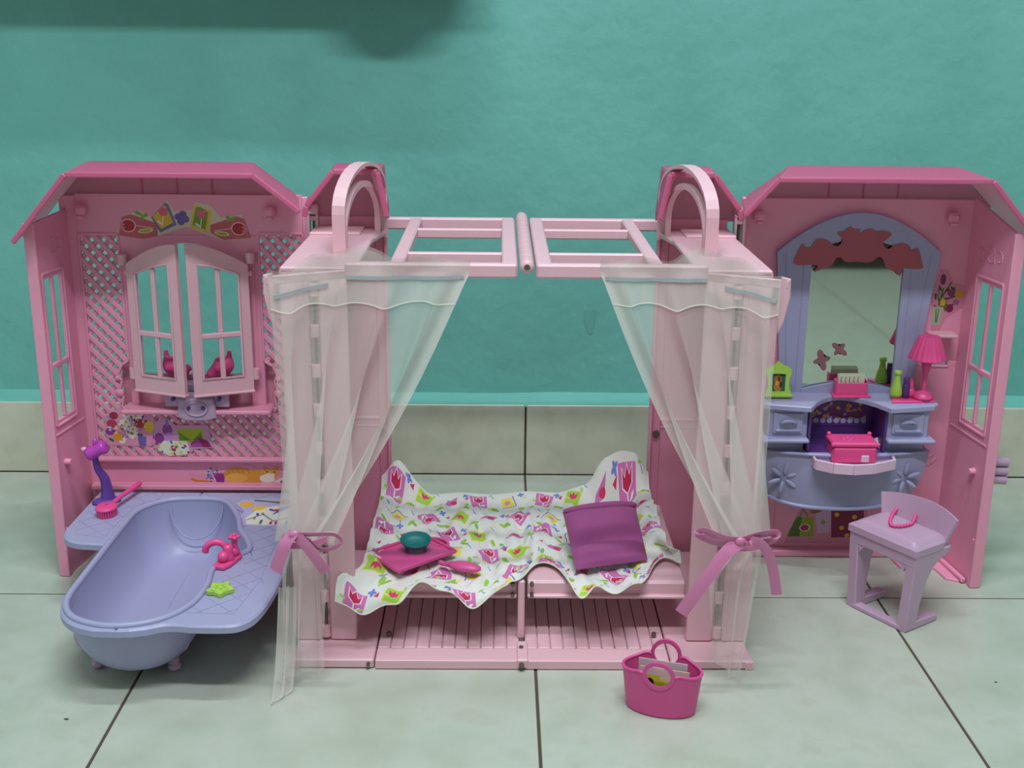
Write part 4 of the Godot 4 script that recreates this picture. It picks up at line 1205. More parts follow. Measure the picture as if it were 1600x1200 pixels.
# ---------------------------------------------------------------- dressing table
func dressing_table() -> void:
	var o := thing("dressing_table", "lavender wall-hung dressing table with a tall arched mirror and pale pull-out drawer", "dressing table", Vector3(0.372, 0.08, WZ))
	var b := MB.new()
	# frame of the mirror: arched outline, narrower at the foot
	var O := []
	var I := []
	for i in 13:
		var t := i / 12.0
		O.append([0.4725 - 0.190 * t, 0.3830 + 0.046 * sin(PI * t) ** 0.9])
		I.append([0.4312 - 0.108 * t, 0.386 + 0.012 * sin(PI * t)])
	O.append([0.2975, 0.205]); I.append([0.3235, 0.2105]); O.append([0.4535, 0.205]); I.append([0.4318, 0.2105])
	b.ring(pv(O), pv(I), zf(WZ), 0.0075)
	strip(b, [[0.4405, 0.383], [0.4395, 0.216]], Transform3D(), 0.0012, 0.0014, WZ + 0.0075)
	strip(b, [[0.3145, 0.383], [0.3155, 0.216]], Transform3D(), 0.0012, 0.0014, WZ + 0.0075)
	strip(b, [[0.462, 0.380], [0.4465, 0.216]], Transform3D(), 0.0012, 0.0014, WZ + 0.0075)
	strip(b, [[0.2925, 0.380], [0.305, 0.216]], Transform3D(), 0.0012, 0.0014, WZ + 0.0075)
	part(o, "mirror_frame", b, M.lav)
	b = MB.new()
	b.plate(pv(I), zf(WZ + 0.0005), 0.004)
	var mir := part(o, "mirror", b, M.mirror, "silver mirror")
	# tinted garland and two butterflies stuck on the glass and frame
	var rose := mat(c8(172, 84, 96), 0.5)
	var G := []
	for q in [[230, 465], [250, 360], [290, 285], [320, 315], [365, 310], [400, 250], [450, 238], [520, 262], [570, 300], [620, 285], [632, 230], [585, 185], [650, 170], [690, 130], [735, 155], [780, 150], [785, 205], [815, 165], [880, 150], [930, 170], [990, 165], [1060, 190], [1030, 230], [995, 260], [1010, 300], [1050, 320], [1100, 285], [1170, 275], [1220, 290], [1250, 335], [1300, 315], [1330, 370], [1345, 430], [1365, 490], [1280, 498], [1200, 490], [1170, 560], [1130, 530], [1040, 480], [1005, 415], [960, 395], [900, 440], [780, 440], [680, 440], [630, 400], [590, 415], [560, 470], [500, 495], [410, 530], [430, 470]]:
		G.append([0.2824 + (q[0] - 75) * (0.1902 / 1440.0), 0.3832 + (355 - q[1]) * (0.1902 / 1440.0)])
	b = MB.new()
	var G2 := []
	for q in spline(G.map(func(q): return Vector2(q[0], q[1])), 4, true):
		G2.append([q.x, q.y])
	b.plate(pv(G2), zf(WZ + 0.0072), 0.0014)
	part(mir, "garland", b, rose, "dusky rose garland of paper tulips")
	for q in [[0.3455, 0.2525, 0.3, 1.0], [0.3655, 0.2660, 0.9, 0.85]]:
		b = MB.new()
		var bf := []
		for i in 40:
			var w := TAU * i / 40
			var r: float = (0.0085 + 0.0034 * cos(4.0 * w) - 0.0015 * cos(2.0 * w)) * q[3]
			bf.append([q[0] + cos(w + q[2]) * r, q[1] + sin(w + q[2]) * r])
		b.plate(pv(bf), zf(WZ + 0.0045), 0.0006)
		part(mir, "butterfly", b, mat(c8(140, 92, 100), 0.5), "dull pink butterfly")
	# counter with a curved bay
	var up := Transform3D(Basis(Vector3.RIGHT, -PI / 2), Vector3())
	var C := [[0.268, -0.276], [0.2665, -0.323], [0.274, -0.3275], [0.3205, -0.338]]
	for i in range(0, 11):
		var t := i / 10.0
		C.append([0.3235 + 0.086 * t, -0.334 + 0.043 * sin(PI * t) ** 0.8])
	C += [[0.4125, -0.340], [0.467, -0.328], [0.474, -0.320], [0.472, -0.276]]
	b = MB.new()
	b.plate(pv(C), up * Transform3D(Basis(), Vector3(0, 0, 0.2075)), 0.006, 0.0012)
	b.plate(pv([[0.322, 0.212], [0.434, 0.212], [0.434, 0.2175], [0.420, 0.2215], [0.398, 0.2255], [0.378, 0.2268], [0.358, 0.2255], [0.336, 0.2215], [0.322, 0.2175]]), zf(WZ + 0.006), 0.004)
	part(o, "counter", b, M.lav)
	# drawer cabinets left and right of the bay
	for s in [0, 1]:
		var x0: float = 0.2745 if s == 0 else 0.414
		var x1: float = 0.3215 if s == 0 else 0.463
		b = MB.new()
		b.box(Vector3((x0 + x1) / 2, 0.190, 0.299), Vector3(x1 - x0, 0.036, 0.052), 0.001)
		b.box(Vector3((x0 + x1) / 2 + (-0.003 if s == 0 else 0.003), 0.171, 0.304), Vector3(x1 - x0 + 0.007, 0.0045, 0.066), 0.0016)
		b.box(Vector3((x0 + x1) / 2, 0.161, 0.295), Vector3(x1 - x0 - 0.002, 0.020, 0.046), 0.001)
		var cb := part(o, "cabinet", b, M.lav)
		b = MB.new()
		b.box(Vector3((x0 + x1) / 2, 0.190, 0.3255), Vector3(x1 - x0 - 0.012, 0.025, 0.003), 0.001)
		b.box(Vector3((x0 + x1) / 2, 0.1815, 0.3275), Vector3(x1 - x0 - 0.018, 0.003, 0.003), 0.001)
		part(cb, "drawer_front", b, M.lav)
		b = MB.new()
		var xm := (x0 + x1) / 2
		b.sweep(spline(vs([[xm - 0.008, 0.1885, 0.327], [xm - 0.007, 0.1925, 0.330], [xm, 0.1945, 0.3315], [xm + 0.007, 0.1925, 0.330], [xm + 0.008, 0.1885, 0.327]]), 3), [Vector2(-0.001, -0.0022), Vector2(0.001, -0.0022), Vector2(0.001, 0.0022), Vector2(-0.001, 0.0022)], Vector3.UP)
		part(cb, "drawer_pull", b, M.lav)
	# bay
	b = MB.new()
	b.box(Vector3(0.368, 0.180, 0.277), Vector3(0.094, 0.056, 0.004))
	b.box(Vector3(0.3235, 0.182, 0.302), Vector3(0.003, 0.052, 0.050)); b.box(Vector3(0.4125, 0.182, 0.302), Vector3(0.003, 0.052, 0.050))
	b.box(Vector3(0.368, 0.153, 0.302), Vector3(0.092, 0.004, 0.050))
	var bay := part(o, "bay", b, M.plum, "dark purple recess")
	var P := Pic.new(256, 110, Vector2(1280, 626), Vector2(1372, 664), c8(92, 52, 120))
	for i in 60:
		P.e(rng.randf_range(1284, 1368), rng.randf_range(630, 656), rng.randf_range(2, 4), rng.randf_range(1.5, 3), [c8(176, 130, 40), c8(150, 40, 90), c8(160, 150, 190), c8(110, 60, 40), c8(190, 160, 80)][i % 5], rng.randf() * 3)
	for i in 9:
		P.e(1286 + i * 10, 656, 4, 4, c8(172, 166, 200))
	sticker(bay, "sticker", "printed sticker of jewels and perfume bottles", [[0.330, 0.172], [0.330, 0.195], [0.345, 0.203], [0.392, 0.203], [0.406, 0.195], [0.406, 0.172]], 0.2792, P.tex())
	# lower body, bowed outwards, with relief flowers
	var F := [[0.2685, 0.1555], [0.2675, 0.140], [0.2745, 0.110], [0.2795, 0.096], [0.284, 0.0915], [0.330, 0.0845], [0.372, 0.0825], [0.414, 0.0845], [0.447, 0.0915], [0.452, 0.097], [0.460, 0.118], [0.4695, 0.142], [0.4695, 0.1555]]
	b = MB.new()
	var R := []
	var nu := 25
	for i in 11:
		var t := i / 10.0
		var y := lerpf(0.1555, 0.0, t)
		var row := PackedVector3Array()
		for j in nu:
			var u := j / (nu - 1.0)
			var lo := 0.0825 + 0.011 * (2.0 * u - 1.0) ** 4
			y = lerpf(0.1545, lo, t)
			var wl := 0.2682 + 0.013 * t * t
			var wr := 0.4695 - 0.017 * t * t
			row.append(Vector3(lerpf(wl, wr, u), y, 0.318 + 0.017 * sin(PI * u) - 0.004 * t * t))
		R.append(row)
	b.grid(R)
	for side in [0, nu - 1]:
		for i in 10:
			b.quad(R[i][side], R[i + 1][side], Vector3(R[i + 1][side].x, R[i + 1][side].y, WZ), Vector3(R[i][side].x, R[i][side].y, WZ), Vector3(-1 if side == 0 else 1, 0, 0))
	for row in [0, 10]:
		for j in nu - 1:
			b.quad(R[row][j], R[row][j + 1], Vector3(R[row][j + 1].x, R[row][j + 1].y, WZ), Vector3(R[row][j].x, R[row][j].y, WZ), Vector3(0, 1 if row == 0 else -1, 0))
	var body := part(o, "lower_body", b, M.lav)
	b = MB.new()
	b.tube(Array(R[0]).map(func(p): return p + Vector3(0, -0.001, 0.001)), 0.0022, 8)
	part(body, "edge_bead", b, M.lav)
	b = MB.new()
	b.tube(Array(R[10]).map(func(p): return p + Vector3(0, 0.003, 0.001)), 0.0026, 8)
	part(body, "edge_bead", b, M.lav)
	for cx in [0.298, 0.441]:
		b = MB.new()
		for k in 6:
			var w := TAU * k / 6 + 0.35
			b.ball(Vector3(0.012, 0, 0), Vector3(0.0085, 0.0028, 0.0018), 10, Transform3D(Basis(Vector3.BACK, w), Vector3(cx, 0.122, 0.3265 if cx < 0.3 else 0.3255)))
		part(body, "relief_flower", b, M.lav)
	# pull-out drawer, paler than the rest
	b = MB.new()
	var D := [[0.3305, -0.292], [0.3290, -0.346], [0.346, -0.3585], [0.368, -0.3635], [0.392, -0.3595], [0.4215, -0.344], [0.4275, -0.292]]
	b.plate(pv(D), up * Transform3D(Basis(), Vector3(0, 0, 0.1425)), 0.003)
	for i in D.size() - 1:
		var p := Vector3(D[i][0], 0.1465, -D[i][1])
		var q := Vector3(D[i + 1][0], 0.1465, -D[i + 1][1])
		b.bar(p, q, Vector3.UP, 0.012 if i == 0 or i == D.size() - 2 else 0.013, 0.003, 0.0008)
	part(o, "drawer", b, M.pale, "pale pink pull-out drawer")

func table_things() -> void:
	var Y := 0.2135
	var b := MB.new()
	var o := thing("picture_frame", "lime green picture frame with a scalloped top on the left end of the dressing table", "picture frame", Vector3(0.2895, Y, 0.300))
	var xf := Transform3D(Basis(Vector3.RIGHT, -0.18), Vector3())
	var O := [[0.0155, 0.001], [0.0150, 0.006], [0.0128, 0.012], [0.0125, 0.022], [0.0150, 0.029], [0.0148, 0.034], [0.0105, 0.037], [0.0055, 0.0385], [0.0, 0.0435], [-0.0055, 0.0385], [-0.0105, 0.037], [-0.0148, 0.034], [-0.0150, 0.029], [-0.0125, 0.022], [-0.0128, 0.012], [-0.0150, 0.006], [-0.0155, 0.001]]
	var I := [[0.0075, 0.0075], [0.0075, 0.0085], [0.0077, 0.012], [0.0078, 0.018], [0.0082, 0.024], [0.0082, 0.028], [0.006, 0.0282], [0.003, 0.0284], [0.0, 0.0284], [-0.003, 0.0284], [-0.006, 0.0282], [-0.0082, 0.028], [-0.0082, 0.024], [-0.0078, 0.018], [-0.0077, 0.012], [-0.0075, 0.0085], [-0.0075, 0.0075]]
	b.ring(pv(O), pv(I), xf, 0.0045)
	b.box(Vector3(0, 0.0025, 0.003), Vector3(0.033, 0.0045, 0.010), 0.0014, xf)
	part(o, "frame", b, M.lime, "", true)
	b = MB.new()
	b.plate(pv([[-0.009, 0.007], [0.009, 0.007], [0.009, 0.029], [-0.009, 0.029]]), xf, 0.0015)
	var P := Pic.new(64, 90, Vector2(), Vector2(16, 22), c8(34, 92, 104))
	P.e(8, 8, 4, 6, c8(176, 104, 30)); P.e(8, 16, 4.5, 6, c8(186, 120, 40)); P.e(9, 7, 1.6, 3, c8(96, 52, 20)); P.e(7, 12, 2, 3, c8(214, 150, 60)); P.e(11, 14, 1.5, 4, c8(80, 44, 22))
	var pm := mat(Color.WHITE, 0.35)
	pm.albedo_texture = P.tex()
	part(o, "photo", b, pm, "small teal and amber print", true)
	b = MB.new()
	b.bar(Vector3(0, 0.026, -0.0045), Vector3(0, 0.0005, -0.013), Vector3.RIGHT, 0.006, 0.002)
	part(o, "prop", b, M.lime, "", true)
	# letter box
	o = thing("letter_holder", "pink open box of cards standing on the dressing table in front of the mirror", "letter holder", Vector3(0.378, Y, 0.2895))
	b = MB.new()
	b.plate(pv([[-0.0225, -0.011], [0.0225, -0.011], [0.021, 0.009], [-0.021, 0.009]]), Transform3D(Basis(Vector3.RIGHT, -PI / 2), Vector3(0, 0.0003, 0)), 0.002, 0.0006)
	b.box(Vector3(0, 0.009, 0.0055), Vector3(0.037, 0.017, 0.002), 0.0006, Transform3D(Basis(Vector3.RIGHT, 0.06), Vector3()))
	b.box(Vector3(0, 0.010, -0.0055), Vector3(0.037, 0.019, 0.002), 0.0006)
	b.box(Vector3(-0.0180, 0.010, 0), Vector3(0.002, 0.019, 0.011), 0.0006); b.box(Vector3(0.0180, 0.010, 0), Vector3(0.002, 0.019, 0.011), 0.0006)
	part(o, "box", b, M.neon, "", true)
	var P2 := Pic.new(128, 90, Vector2(), Vector2(34, 26), c8(206, 202, 178))
	for i in 5:
		P2.l([[4 + i * 5.5, 4], [3 + i * 5.5, 9], [5 + i * 5.5, 14]], 1.1, c8(120, 104, 84))
	var cm := mat(Color.WHITE, 0.7)
	cm.albedo_texture = P2.tex()
	for k in 3:
		var t := thing("greeting_card", ["front cream card with dark scribbled marks in the pink letter box", "middle cream card in the pink letter box, close behind the scribbled front one", "rearmost cream card in the pink letter box, nearest the mirror"][k], "card", Vector3(0.378, Y + 0.0024, 0.292 - 0.0028 * k), "cards in the letter box")
		b = MB.new()
		b.plate(rect(-0.0155, 0, 0.0155, 0.0252 - 0.001 * k), Transform3D(Basis(Vector3.RIGHT, -0.05), Vector3()), 0.0009)
		part(t, "card", b, cm, "", true)
	# tray with bottles and lamp
	o = thing("vanity_tray", "flat pink tray on the right end of the dressing table, under bottles and lamp", "tray", Vector3(0.446, Y, 0.310))
	b = MB.new()
	b.plate(pv([[-0.028, -0.012], [0.024, -0.008], [0.0265, -0.002], [0.024, 0.012], [-0.020, 0.012]]), Transform3D(Basis(Vector3.RIGHT, -PI / 2), Vector3(0, 0.0003, 0)), 0.0022, 0.0008)
	part(o, "plate", b, M.neon, "", true)
	o = thing("perfume_bottle", "lime green tapering bottle on the pink vanity tray", "bottle", Vector3(0.4285, Y + 0.0024, 0.303))
	b = MB.new()
	b.lathe([Vector2(0.0006, 0.0002), Vector2(0.0066, 0.0004), Vector2(0.0074, 0.004), Vector2(0.0068, 0.010), Vector2(0.0045, 0.019), Vector2(0.0032, 0.025), Vector2(0.003, 0.029)], Transform3D(), 16)
	part(o, "body", b, M.lime, "", true)
	b = MB.new()
	b.lathe([Vector2(0.0030, 0.028), Vector2(0.0044, 0.0285), Vector2(0.0042, 0.0325), Vector2(0.0006, 0.033)], Transform3D(), 14)
	part(o, "stopper", b, M.lime, "", true)
	o = thing("perfume_bottle", "dark purple slim bottle between the lime bottle and the pink one", "bottle", Vector3(0.4385, Y + 0.0024, 0.306))
	b = MB.new()
	b.lathe([Vector2(0.0006, 0.0002), Vector2(0.0042, 0.0004), Vector2(0.0046, 0.012), Vector2(0.0036, 0.017), Vector2(0.0028, 0.0185)], Transform3D(), 14)
	part(o, "body", b, M.plum, "", true)
	b = MB.new()
	b.lathe([Vector2(0.0028, 0.018), Vector2(0.0036, 0.0185), Vector2(0.0032, 0.0245), Vector2(0.0005, 0.025)], Transform3D(), 12)
	part(o, "stopper", b, M.plum, "", true)
	o = thing("perfume_bottle", "small bright pink round bottle beside the lamp foot", "bottle", Vector3(0.4455, Y + 0.0024, 0.303))
	b = MB.new()
	b.lathe([Vector2(0.0006, 0.0002), Vector2(0.0045, 0.0006), Vector2(0.0058, 0.005), Vector2(0.0046, 0.0095), Vector2(0.0026, 0.011)], Transform3D(), 14)
	part(o, "body", b, M.neon, "", true)
	b = MB.new()
	b.lathe([Vector2(0.0026, 0.0105), Vector2(0.0034, 0.013), Vector2(0.0026, 0.018), Vector2(0.001, 0.0225), Vector2(0.0004, 0.023)], Transform3D(), 12)
	part(o, "stopper", b, M.neon, "", true)
	# lamp (unlit)
	o = thing("table_lamp", "bright pink table lamp with a pleated shade at the right end of the dressing table", "lamp", Vector3(0.4585, Y + 0.0024, 0.309))
	b = MB.new()
	b.lathe([Vector2(0.0006, 0.0002), Vector2(0.0112, 0.0004), Vector2(0.0115, 0.003), Vector2(0.009, 0.0075), Vector2(0.004, 0.0095), Vector2(0.0026, 0.0105)], Transform3D(), 18)
	part(o, "base", b, M.neon, "", true)
	b = MB.new()
	b.lathe([Vector2(0.0026, 0.010), Vector2(0.0024, 0.022), Vector2(0.0032, 0.030), Vector2(0.0052, 0.038), Vector2(0.0058, 0.043), Vector2(0.0034, 0.049), Vector2(0.0024, 0.070)], Transform3D(), 14)
	part(o, "stem", b, M.neon, "", true)
	b = MB.new()
	var R := []
	for q in [[0.0200, 0.049], [0.0205, 0.0485], [0.0208, 0.0498], [0.0165, 0.0625], [0.0118, 0.0750], [0.0112, 0.0758], [0.001, 0.0762]]:
		var row := PackedVector3Array()
		for i in 72:
			var w := TAU * i / 72
			var r: float = q[0] * (1.0 + (0.035 * (1.0 if i % 4 < 2 else -1.0) if q[0] > 0.011 else 0.0))
			row.append(Vector3(cos(w) * r, q[1], sin(w) * r))
		R.append(row)
	b.grid(R, true, false, true)
	part(o, "shade", b, M.neon, "pleated pink shade", true)
	# jewel box in the drawer
	o = thing("jewelry_box", "bright pink lidded jewelry box with a flower lid in the pale drawer", "jewelry box", Vector3(0.3745, 0.1458, 0.3275))
	b = MB.new()
	b.box(Vector3(0, 0.0105, 0), Vector3(0.052, 0.020, 0.031), 0.0025)
	part(o, "box", b, M.neon, "", true)
	b = MB.new()
	b.box(Vector3(0, 0.0235, -0.001), Vector3(0.054, 0.0055, 0.034), 0.002)
	b.ball(Vector3(-0.024, 0.0275, -0.014), Vector3(0.003, 0.003, 0.003), 8); b.ball(Vector3(0.024, 0.0275, -0.014), Vector3(0.003, 0.003, 0.003), 8)
	b.ball(Vector3(-0.026, 0.0235, 0.014), Vector3(0.003, 0.003, 0.003), 8); b.ball(Vector3(0.026, 0.0235, 0.014), Vector3(0.003, 0.003, 0.003), 8)
	part(o, "lid", b, M.neon, "", true)
	b = MB.new()
	for i in 5:
		b.ball(Vector3(-0.006 + cos(i * TAU / 5) * 0.0055, 0.0262, sin(i * TAU / 5) * 0.0045), Vector3(0.0035, 0.0016, 0.0035), 8)
	part(o, "flower_knob", b, M.basket, "", true)
	b = MB.new()
	b.box(Vector3(0.012, 0.007, 0.0160), Vector3(0.009, 0.008, 0.002), 0.0008)
	part(o, "clasp", b, M.pale, "pale pink clasp", true)
	o = thing("comb", "pale lavender comb leaning in the drawer corner behind the jewelry box", "comb", Vector3(0.413, 0.1458, 0.318))
	b = MB.new()
	b.bar(Vector3(0.004, 0.002, 0.006), Vector3(-0.004, 0.020, -0.012), Vector3.RIGHT, 0.005, 0.002, 0.0006)
	part(o, "spine", b, M.pale, "", true)
	b = MB.new()
	for i in 7:
		var p := Vector3(0.004, 0.002, 0.006).lerp(Vector3(-0.004, 0.020, -0.012), 0.2 + 0.1 * i)
		b.bar(p, p + Vector3(0.006, -0.001, 0), Vector3.UP, 0.0012, 0.001)
	part(o, "teeth", b, M.pale, "", true)

# ---------------------------------------------------------------- bedding
func print_cloth() -> ImageTexture:
	var P := Pic.new(1024, 1024, Vector2(), Vector2(100, 100), c8(224, 216, 212))
	var r := RandomNumberGenerator.new()
	r.seed = 21
	var turn := func(pts: Array, x: float, y: float, w: float) -> Array: return pts.map(func(q): var v := Vector2(q[0], q[1]).rotated(w); return [v.x + x, v.y + y])
	var k := 0
	for gy in 5:
		for gx in 5:
			var x := 10.0 + gx * 20.0 + r.randf_range(-2.5, 2.5) + (3.0 if gy % 2 else -3.0)
			var y := 10.0 + gy * 20.0 + r.randf_range(-2.0, 2.0)
			var w := r.randf_range(-0.7, 0.7) + (PI if r.randf() < 0.4 else 0.0)
			var kind := (gx * 2 + gy * 3) % 5
			if kind <= 1:          # magenta card with a dark red tulip
				P.p(turn.call([[-6, -7], [6, -6], [5, 7], [-5, 6.5]], x, y, w), c8(206, 108, 172))
				P.p(turn.call([[-3.4, -1], [-3.8, -6], [-1.6, -3.6], [0, -6.6], [1.6, -3.6], [3.8, -6], [3.4, -1], [0, 1.2]], x, y, w), c8(236, 214, 222))
				P.p(turn.call([[-2.8, -1.2], [-3.2, -5.2], [-1.5, -3.0], [0, -5.8], [1.5, -3.0], [3.2, -5.2], [2.8, -1.2], [0, 0.6]], x, y, w), c8(196, 20, 76))
				P.l(turn.call([[0, 1], [0.4, 6]], x, y, w), 0.7, c8(238, 226, 226))
				P.p(turn.call([[0.5, 5], [2.6, 1.6], [4.2, 1.4], [2.6, 4.4]], x, y, w), c8(236, 226, 222))
			elif kind == 2:        # green card
				P.p(turn.call([[-5.5, -5.5], [5.5, -5], [5, 5.5], [-5, 5]], x, y, w), c8(230, 210, 90))
				P.p(turn.call([[-4.8, -4.8], [4.8, -4.4], [4.4, 4.8], [-4.4, 4.4]], x, y, w), c8(158, 200, 70))
				P.p(turn.call([[-2.4, -0.4], [-2.8, -3.6], [-1.2, -2.0], [0, -4.0], [1.2, -2.0], [2.8, -3.6], [2.4, -0.4], [0, 1]], x, y, w), c8(222, 50, 100))
			elif kind == 3:        # yellow card with a blue outline
				P.p(turn.call([[-4, -4.5], [4, -4], [3.6, 4.5], [-3.6, 4]], x, y, w), c8(232, 208, 72))
				P.l(turn.call([[-4.6, 4.8], [-5, -5], [4.6, -4.6]], x, y, w), 0.7, c8(108, 112, 190))
				P.e(x, y, 2.0, 1.8, c8(214, 130, 180))
			else:
				P.p(turn.call([[-6.5, 1], [-2, -3], [6, -3.4], [2, 1.6]], x, y, w), c8(200, 110, 168))
				P.e(x + 1, y - 1, 2.2, 1.6, c8(206, 40, 90))
			P.e(x + 9.5, y + 7, 3.4, 1.3, c8(150, 192, 62), r.randf() * 3); P.e(x - 8, y + 9, 2.6, 1.1, c8(140, 180, 60), r.randf() * 3)
			if k % 2 == 0:
				for i in 4:
					P.e(x + 9 + cos(i * 1.57 + w) * 1.2, y - 6 + sin(i * 1.57 + w) * 1.2, 1.1, 0.8, c8(112, 124, 200), i * 1.57 + w)
			else:
				P.l([[x + 8, y - 8], [x + 10, y - 4]], 0.6, c8(120, 128, 200)); P.p([[x - 10, y - 2], [x - 7, y - 4], [x - 7.6, y - 0.6]], c8(208, 40, 90))
			k += 1
	for i in 46:
		var x := r.randf_range(2, 98)
		var y := r.randf_range(2, 98)
		P.e(x, y, 1.9, 0.7, [c8(160, 196, 90), c8(198, 214, 150), c8(150, 156, 210), c8(228, 208, 110)][i % 4], r.randf() * 3)
	return P.tex()

func bedding() -> void:
	var wr := FastNoiseLite.new()
	wr.seed = 5; wr.frequency = 22.0
	var hem := [[-0.2126, 0.0740], [-0.1980, 0.0606], [-0.1773, 0.0520], [-0.1621, 0.0571], [-0.1522, 0.0615], [-0.1358, 0.0667], [-0.1257, 0.0847], [-0.1127, 0.0876], [-0.0867, 0.0756], [-0.0658, 0.0583], [-0.0494, 0.0678], [-0.0299, 0.0888], [-0.0150, 0.0903], [-0.0009, 0.1096], [0.0153, 0.1118], [0.0305, 0.0998], [0.0409, 0.0741], [0.0476, 0.0683], [0.0589, 0.0857], [0.0768, 0.0757], [0.0897, 0.0815], [0.1136, 0.0888], [0.1289, 0.1117], [0.1448, 0.1203], [0.1560, 0.1100]]
	var back := [[-0.2046, 0.105], [-0.192, 0.122], [-0.1850, 0.130], [-0.1780, 0.126], [-0.1573, 0.098], [-0.1402, 0.082], [-0.0985, 0.086], [-0.0531, 0.083], [-0.0077, 0.088], [0.0378, 0.086], [0.0792, 0.0990], [0.0934, 0.1290], [0.1193, 0.1420], [0.1440, 0.138], [0.1560, 0.112]]
	var nu := 150
	var nv := 52
	var R := []
	for i in nv:
		var v := i / (nv - 1.0)
		var row := PackedVector3Array()
		for j in nu:
			var u := j / (nu - 1.0)
			var xh := lerpf(-0.205, 0.158, u)
			var hh := smooth_line(hem, xh)
			var hb := smooth_line(back, xh)
			var zh := 0.538
			if hh > 0.079:
				zh = 0.538 - (hh - 0.079) * 2.1; hh = 0.079
			var x := xh
			var top := 0.0772 + 0.0016 * sin(xh * 130.0 + 3.0 * v) * sin(xh * 47.0) + wr.get_noise_2d(xh * 1.5, v * 0.22) * 0.006 + 0.0010 * sin(xh * 260.0 + 8.0 * v)
			top = lerpf(top, 0.0772, 0.6 * exp(-pow((xh + 0.13) / 0.05, 4.0)) * smoothstep(0.3, 0.5, v))
			top += 0.0055 * exp(-pow((xh - (-0.017 + 0.02 * (1.0 - v))) / 0.006, 2.0)) * smoothstep(0.15, 0.6, v)        # a pulled fold near the middle
			top += 0.022 * smoothstep(0.118, 0.156, xh) * (1.0 - smoothstep(0.75, 1.0, v)) + 0.012 * smoothstep(-0.165, -0.2, xh) * (1.0 - smoothstep(0.8, 1.0, v))
			top = maxf(top, 0.0748)
			var z: float
			var y: float
			if v < 0.14:
				var t := v / 0.14
				z = lerpf(0.288, 0.312, t); y = lerpf(hb, top, smoothstep(0.0, 1.0, t))
			elif v < 0.78:
				z = lerpf(0.312, minf(0.496, zh - 0.012), (v - 0.14) / 0.64); y = top
			else:
				var t := (v - 0.78) / 0.22
				var z0 := minf(0.496, zh - 0.012)
				z = lerpf(z0, zh, sin(t * PI / 2) if zh > 0.52 else t)
				y = lerpf(top, hh, t * t if zh > 0.52 else t)
				if zh > 0.52:
					z += 0.004 * sin(xh * 170.0) * t
				else:
					y = maxf(y, 0.0752) + 0.0035 * sin(t * PI)
			var xi := lerpf(-0.1800, 0.1420, u)
			x = lerpf(xi, xh, smoothstep(0.78, 0.90, v))
			var ends := exp(-u / 0.03) + exp(-(1.0 - u) / 0.03)
			if v > 0.12 and v < 0.9:
				y += ends * 0.004 * sin(v * 27.0) ** 2
				z += ends * 0.002 * sin(v * 33.0)
			row.append(Vector3(x, y, z))
		R.append(row)
	var b := MB.new()
	b.cloth(R, 0.0007, 1.8, 1.15)
	var m := mat(Color.WHITE, 0.75)
	m.albedo_texture = print_cloth()
	m.rim_enabled = true; m.rim = 0.15
	m.cull_mode = BaseMaterial3D.CULL_DISABLED
	var o := thing("bedsheet", "white doll bedsheet printed with tulips and leaves, rumpled over the pink bed", "bedsheet", Vector3(-0.02, 0.075, 0.42))
	part(o, "sheet", b, m)
	# hem: a folded border along the front edge
	b = MB.new()
	var path := []
	for j in nu:
		path.append(R[nv - 1][j])
	b.tube(path, 0.0009, 6)
	part(o, "hem", b, M.paper, "white stitched hem")
	# pillow, folded softly across
	o = thing("pillow", "plum purple velvety cushion with a fold across it, on the right half of the bedsheet", "pillow", Vector3(0.078, 0.088, 0.46))
	var A := Vector3(0.032, 0.118, 0.428)
	var B := Vector3(0.114, 0.118, 0.408)
	var C := Vector3(0.1205, 0.086, 0.478)
	var D := Vector3(0.0425, 0.086, 0.504)
	var up := (B - A).cross(D - A).normalized()
	if up.y < 0.0:
		up = -up
	var topside := func(u: float, v: float) -> float:
		var e := pow(1.0 - pow(absf(2.0 * u - 1.0), 3.5), 0.6) * pow(1.0 - pow(absf(2.0 * v - 1.0), 3.5), 0.6)
		return e * (0.0150 + 0.0015 * sin(v * 9.0) - 0.0120 * smoothstep(0.43, 0.62, v + 0.03 * sin(u * 3.0)) + 0.0055 * smoothstep(0.62, 0.70, v + 0.02 * sin(u * 4.0)) - 0.0035 * exp(-pow((v - 0.87) / 0.04, 2.0)))
	b = MB.new()
	var n := 30
	for side: float in [1.0, -1.0]:
		R = []
		for i in n:
			var v := i / (n - 1.0)
			var row := PackedVector3Array()
			for j in n:
				var u := j / (n - 1.0)
				var p := A.lerp(B, u).lerp(D.lerp(C, u), v)
				var e := pow(1.0 - pow(absf(2.0 * u - 1.0), 3.5), 0.6) * pow(1.0 - pow(absf(2.0 * v - 1.0), 3.5), 0.6)
				var h: float = topside.call(u, v) if side > 0.0 else 0.0047 * e
				row.append(p + up * h * side)
			R.append(row)
		b.grid(R, false, false, side > 0.0)
	part(o, "cushion", b, M.velvet)
	b = MB.new()
	b.tube(spline([A + up * 0.003, A.lerp(B, 0.35) + up * 0.0055, A.lerp(B, 0.7) + up * 0.0055, B + up * 0.003], 6), [0.002, 0.003, 0.0036, 0.004, 0.0042, 0.0044, 0.0045, 0.0046, 0.0046, 0.0046, 0.0046, 0.0046, 0.0046, 0.0046, 0.0044, 0.0042, 0.004, 0.0036, 0.002], 10)
	part(o, "rolled_edge", b, M.velvet)
	# tray with a teal soap dish
	var ax := Vector3(0.58, 0, -0.505).normalized()
	o = thing("toy_tray", "flat bright pink tray with raised edges lying on the left half of the bedsheet", "tray", Vector3(-0.132, 0.0830, 0.4665), "", atan2(-ax.z, ax.x))
	b = MB.new()
	b.box(Vector3(0, 0.0035, 0), Vector3(0.076, 0.002, 0.056), 0.0008)
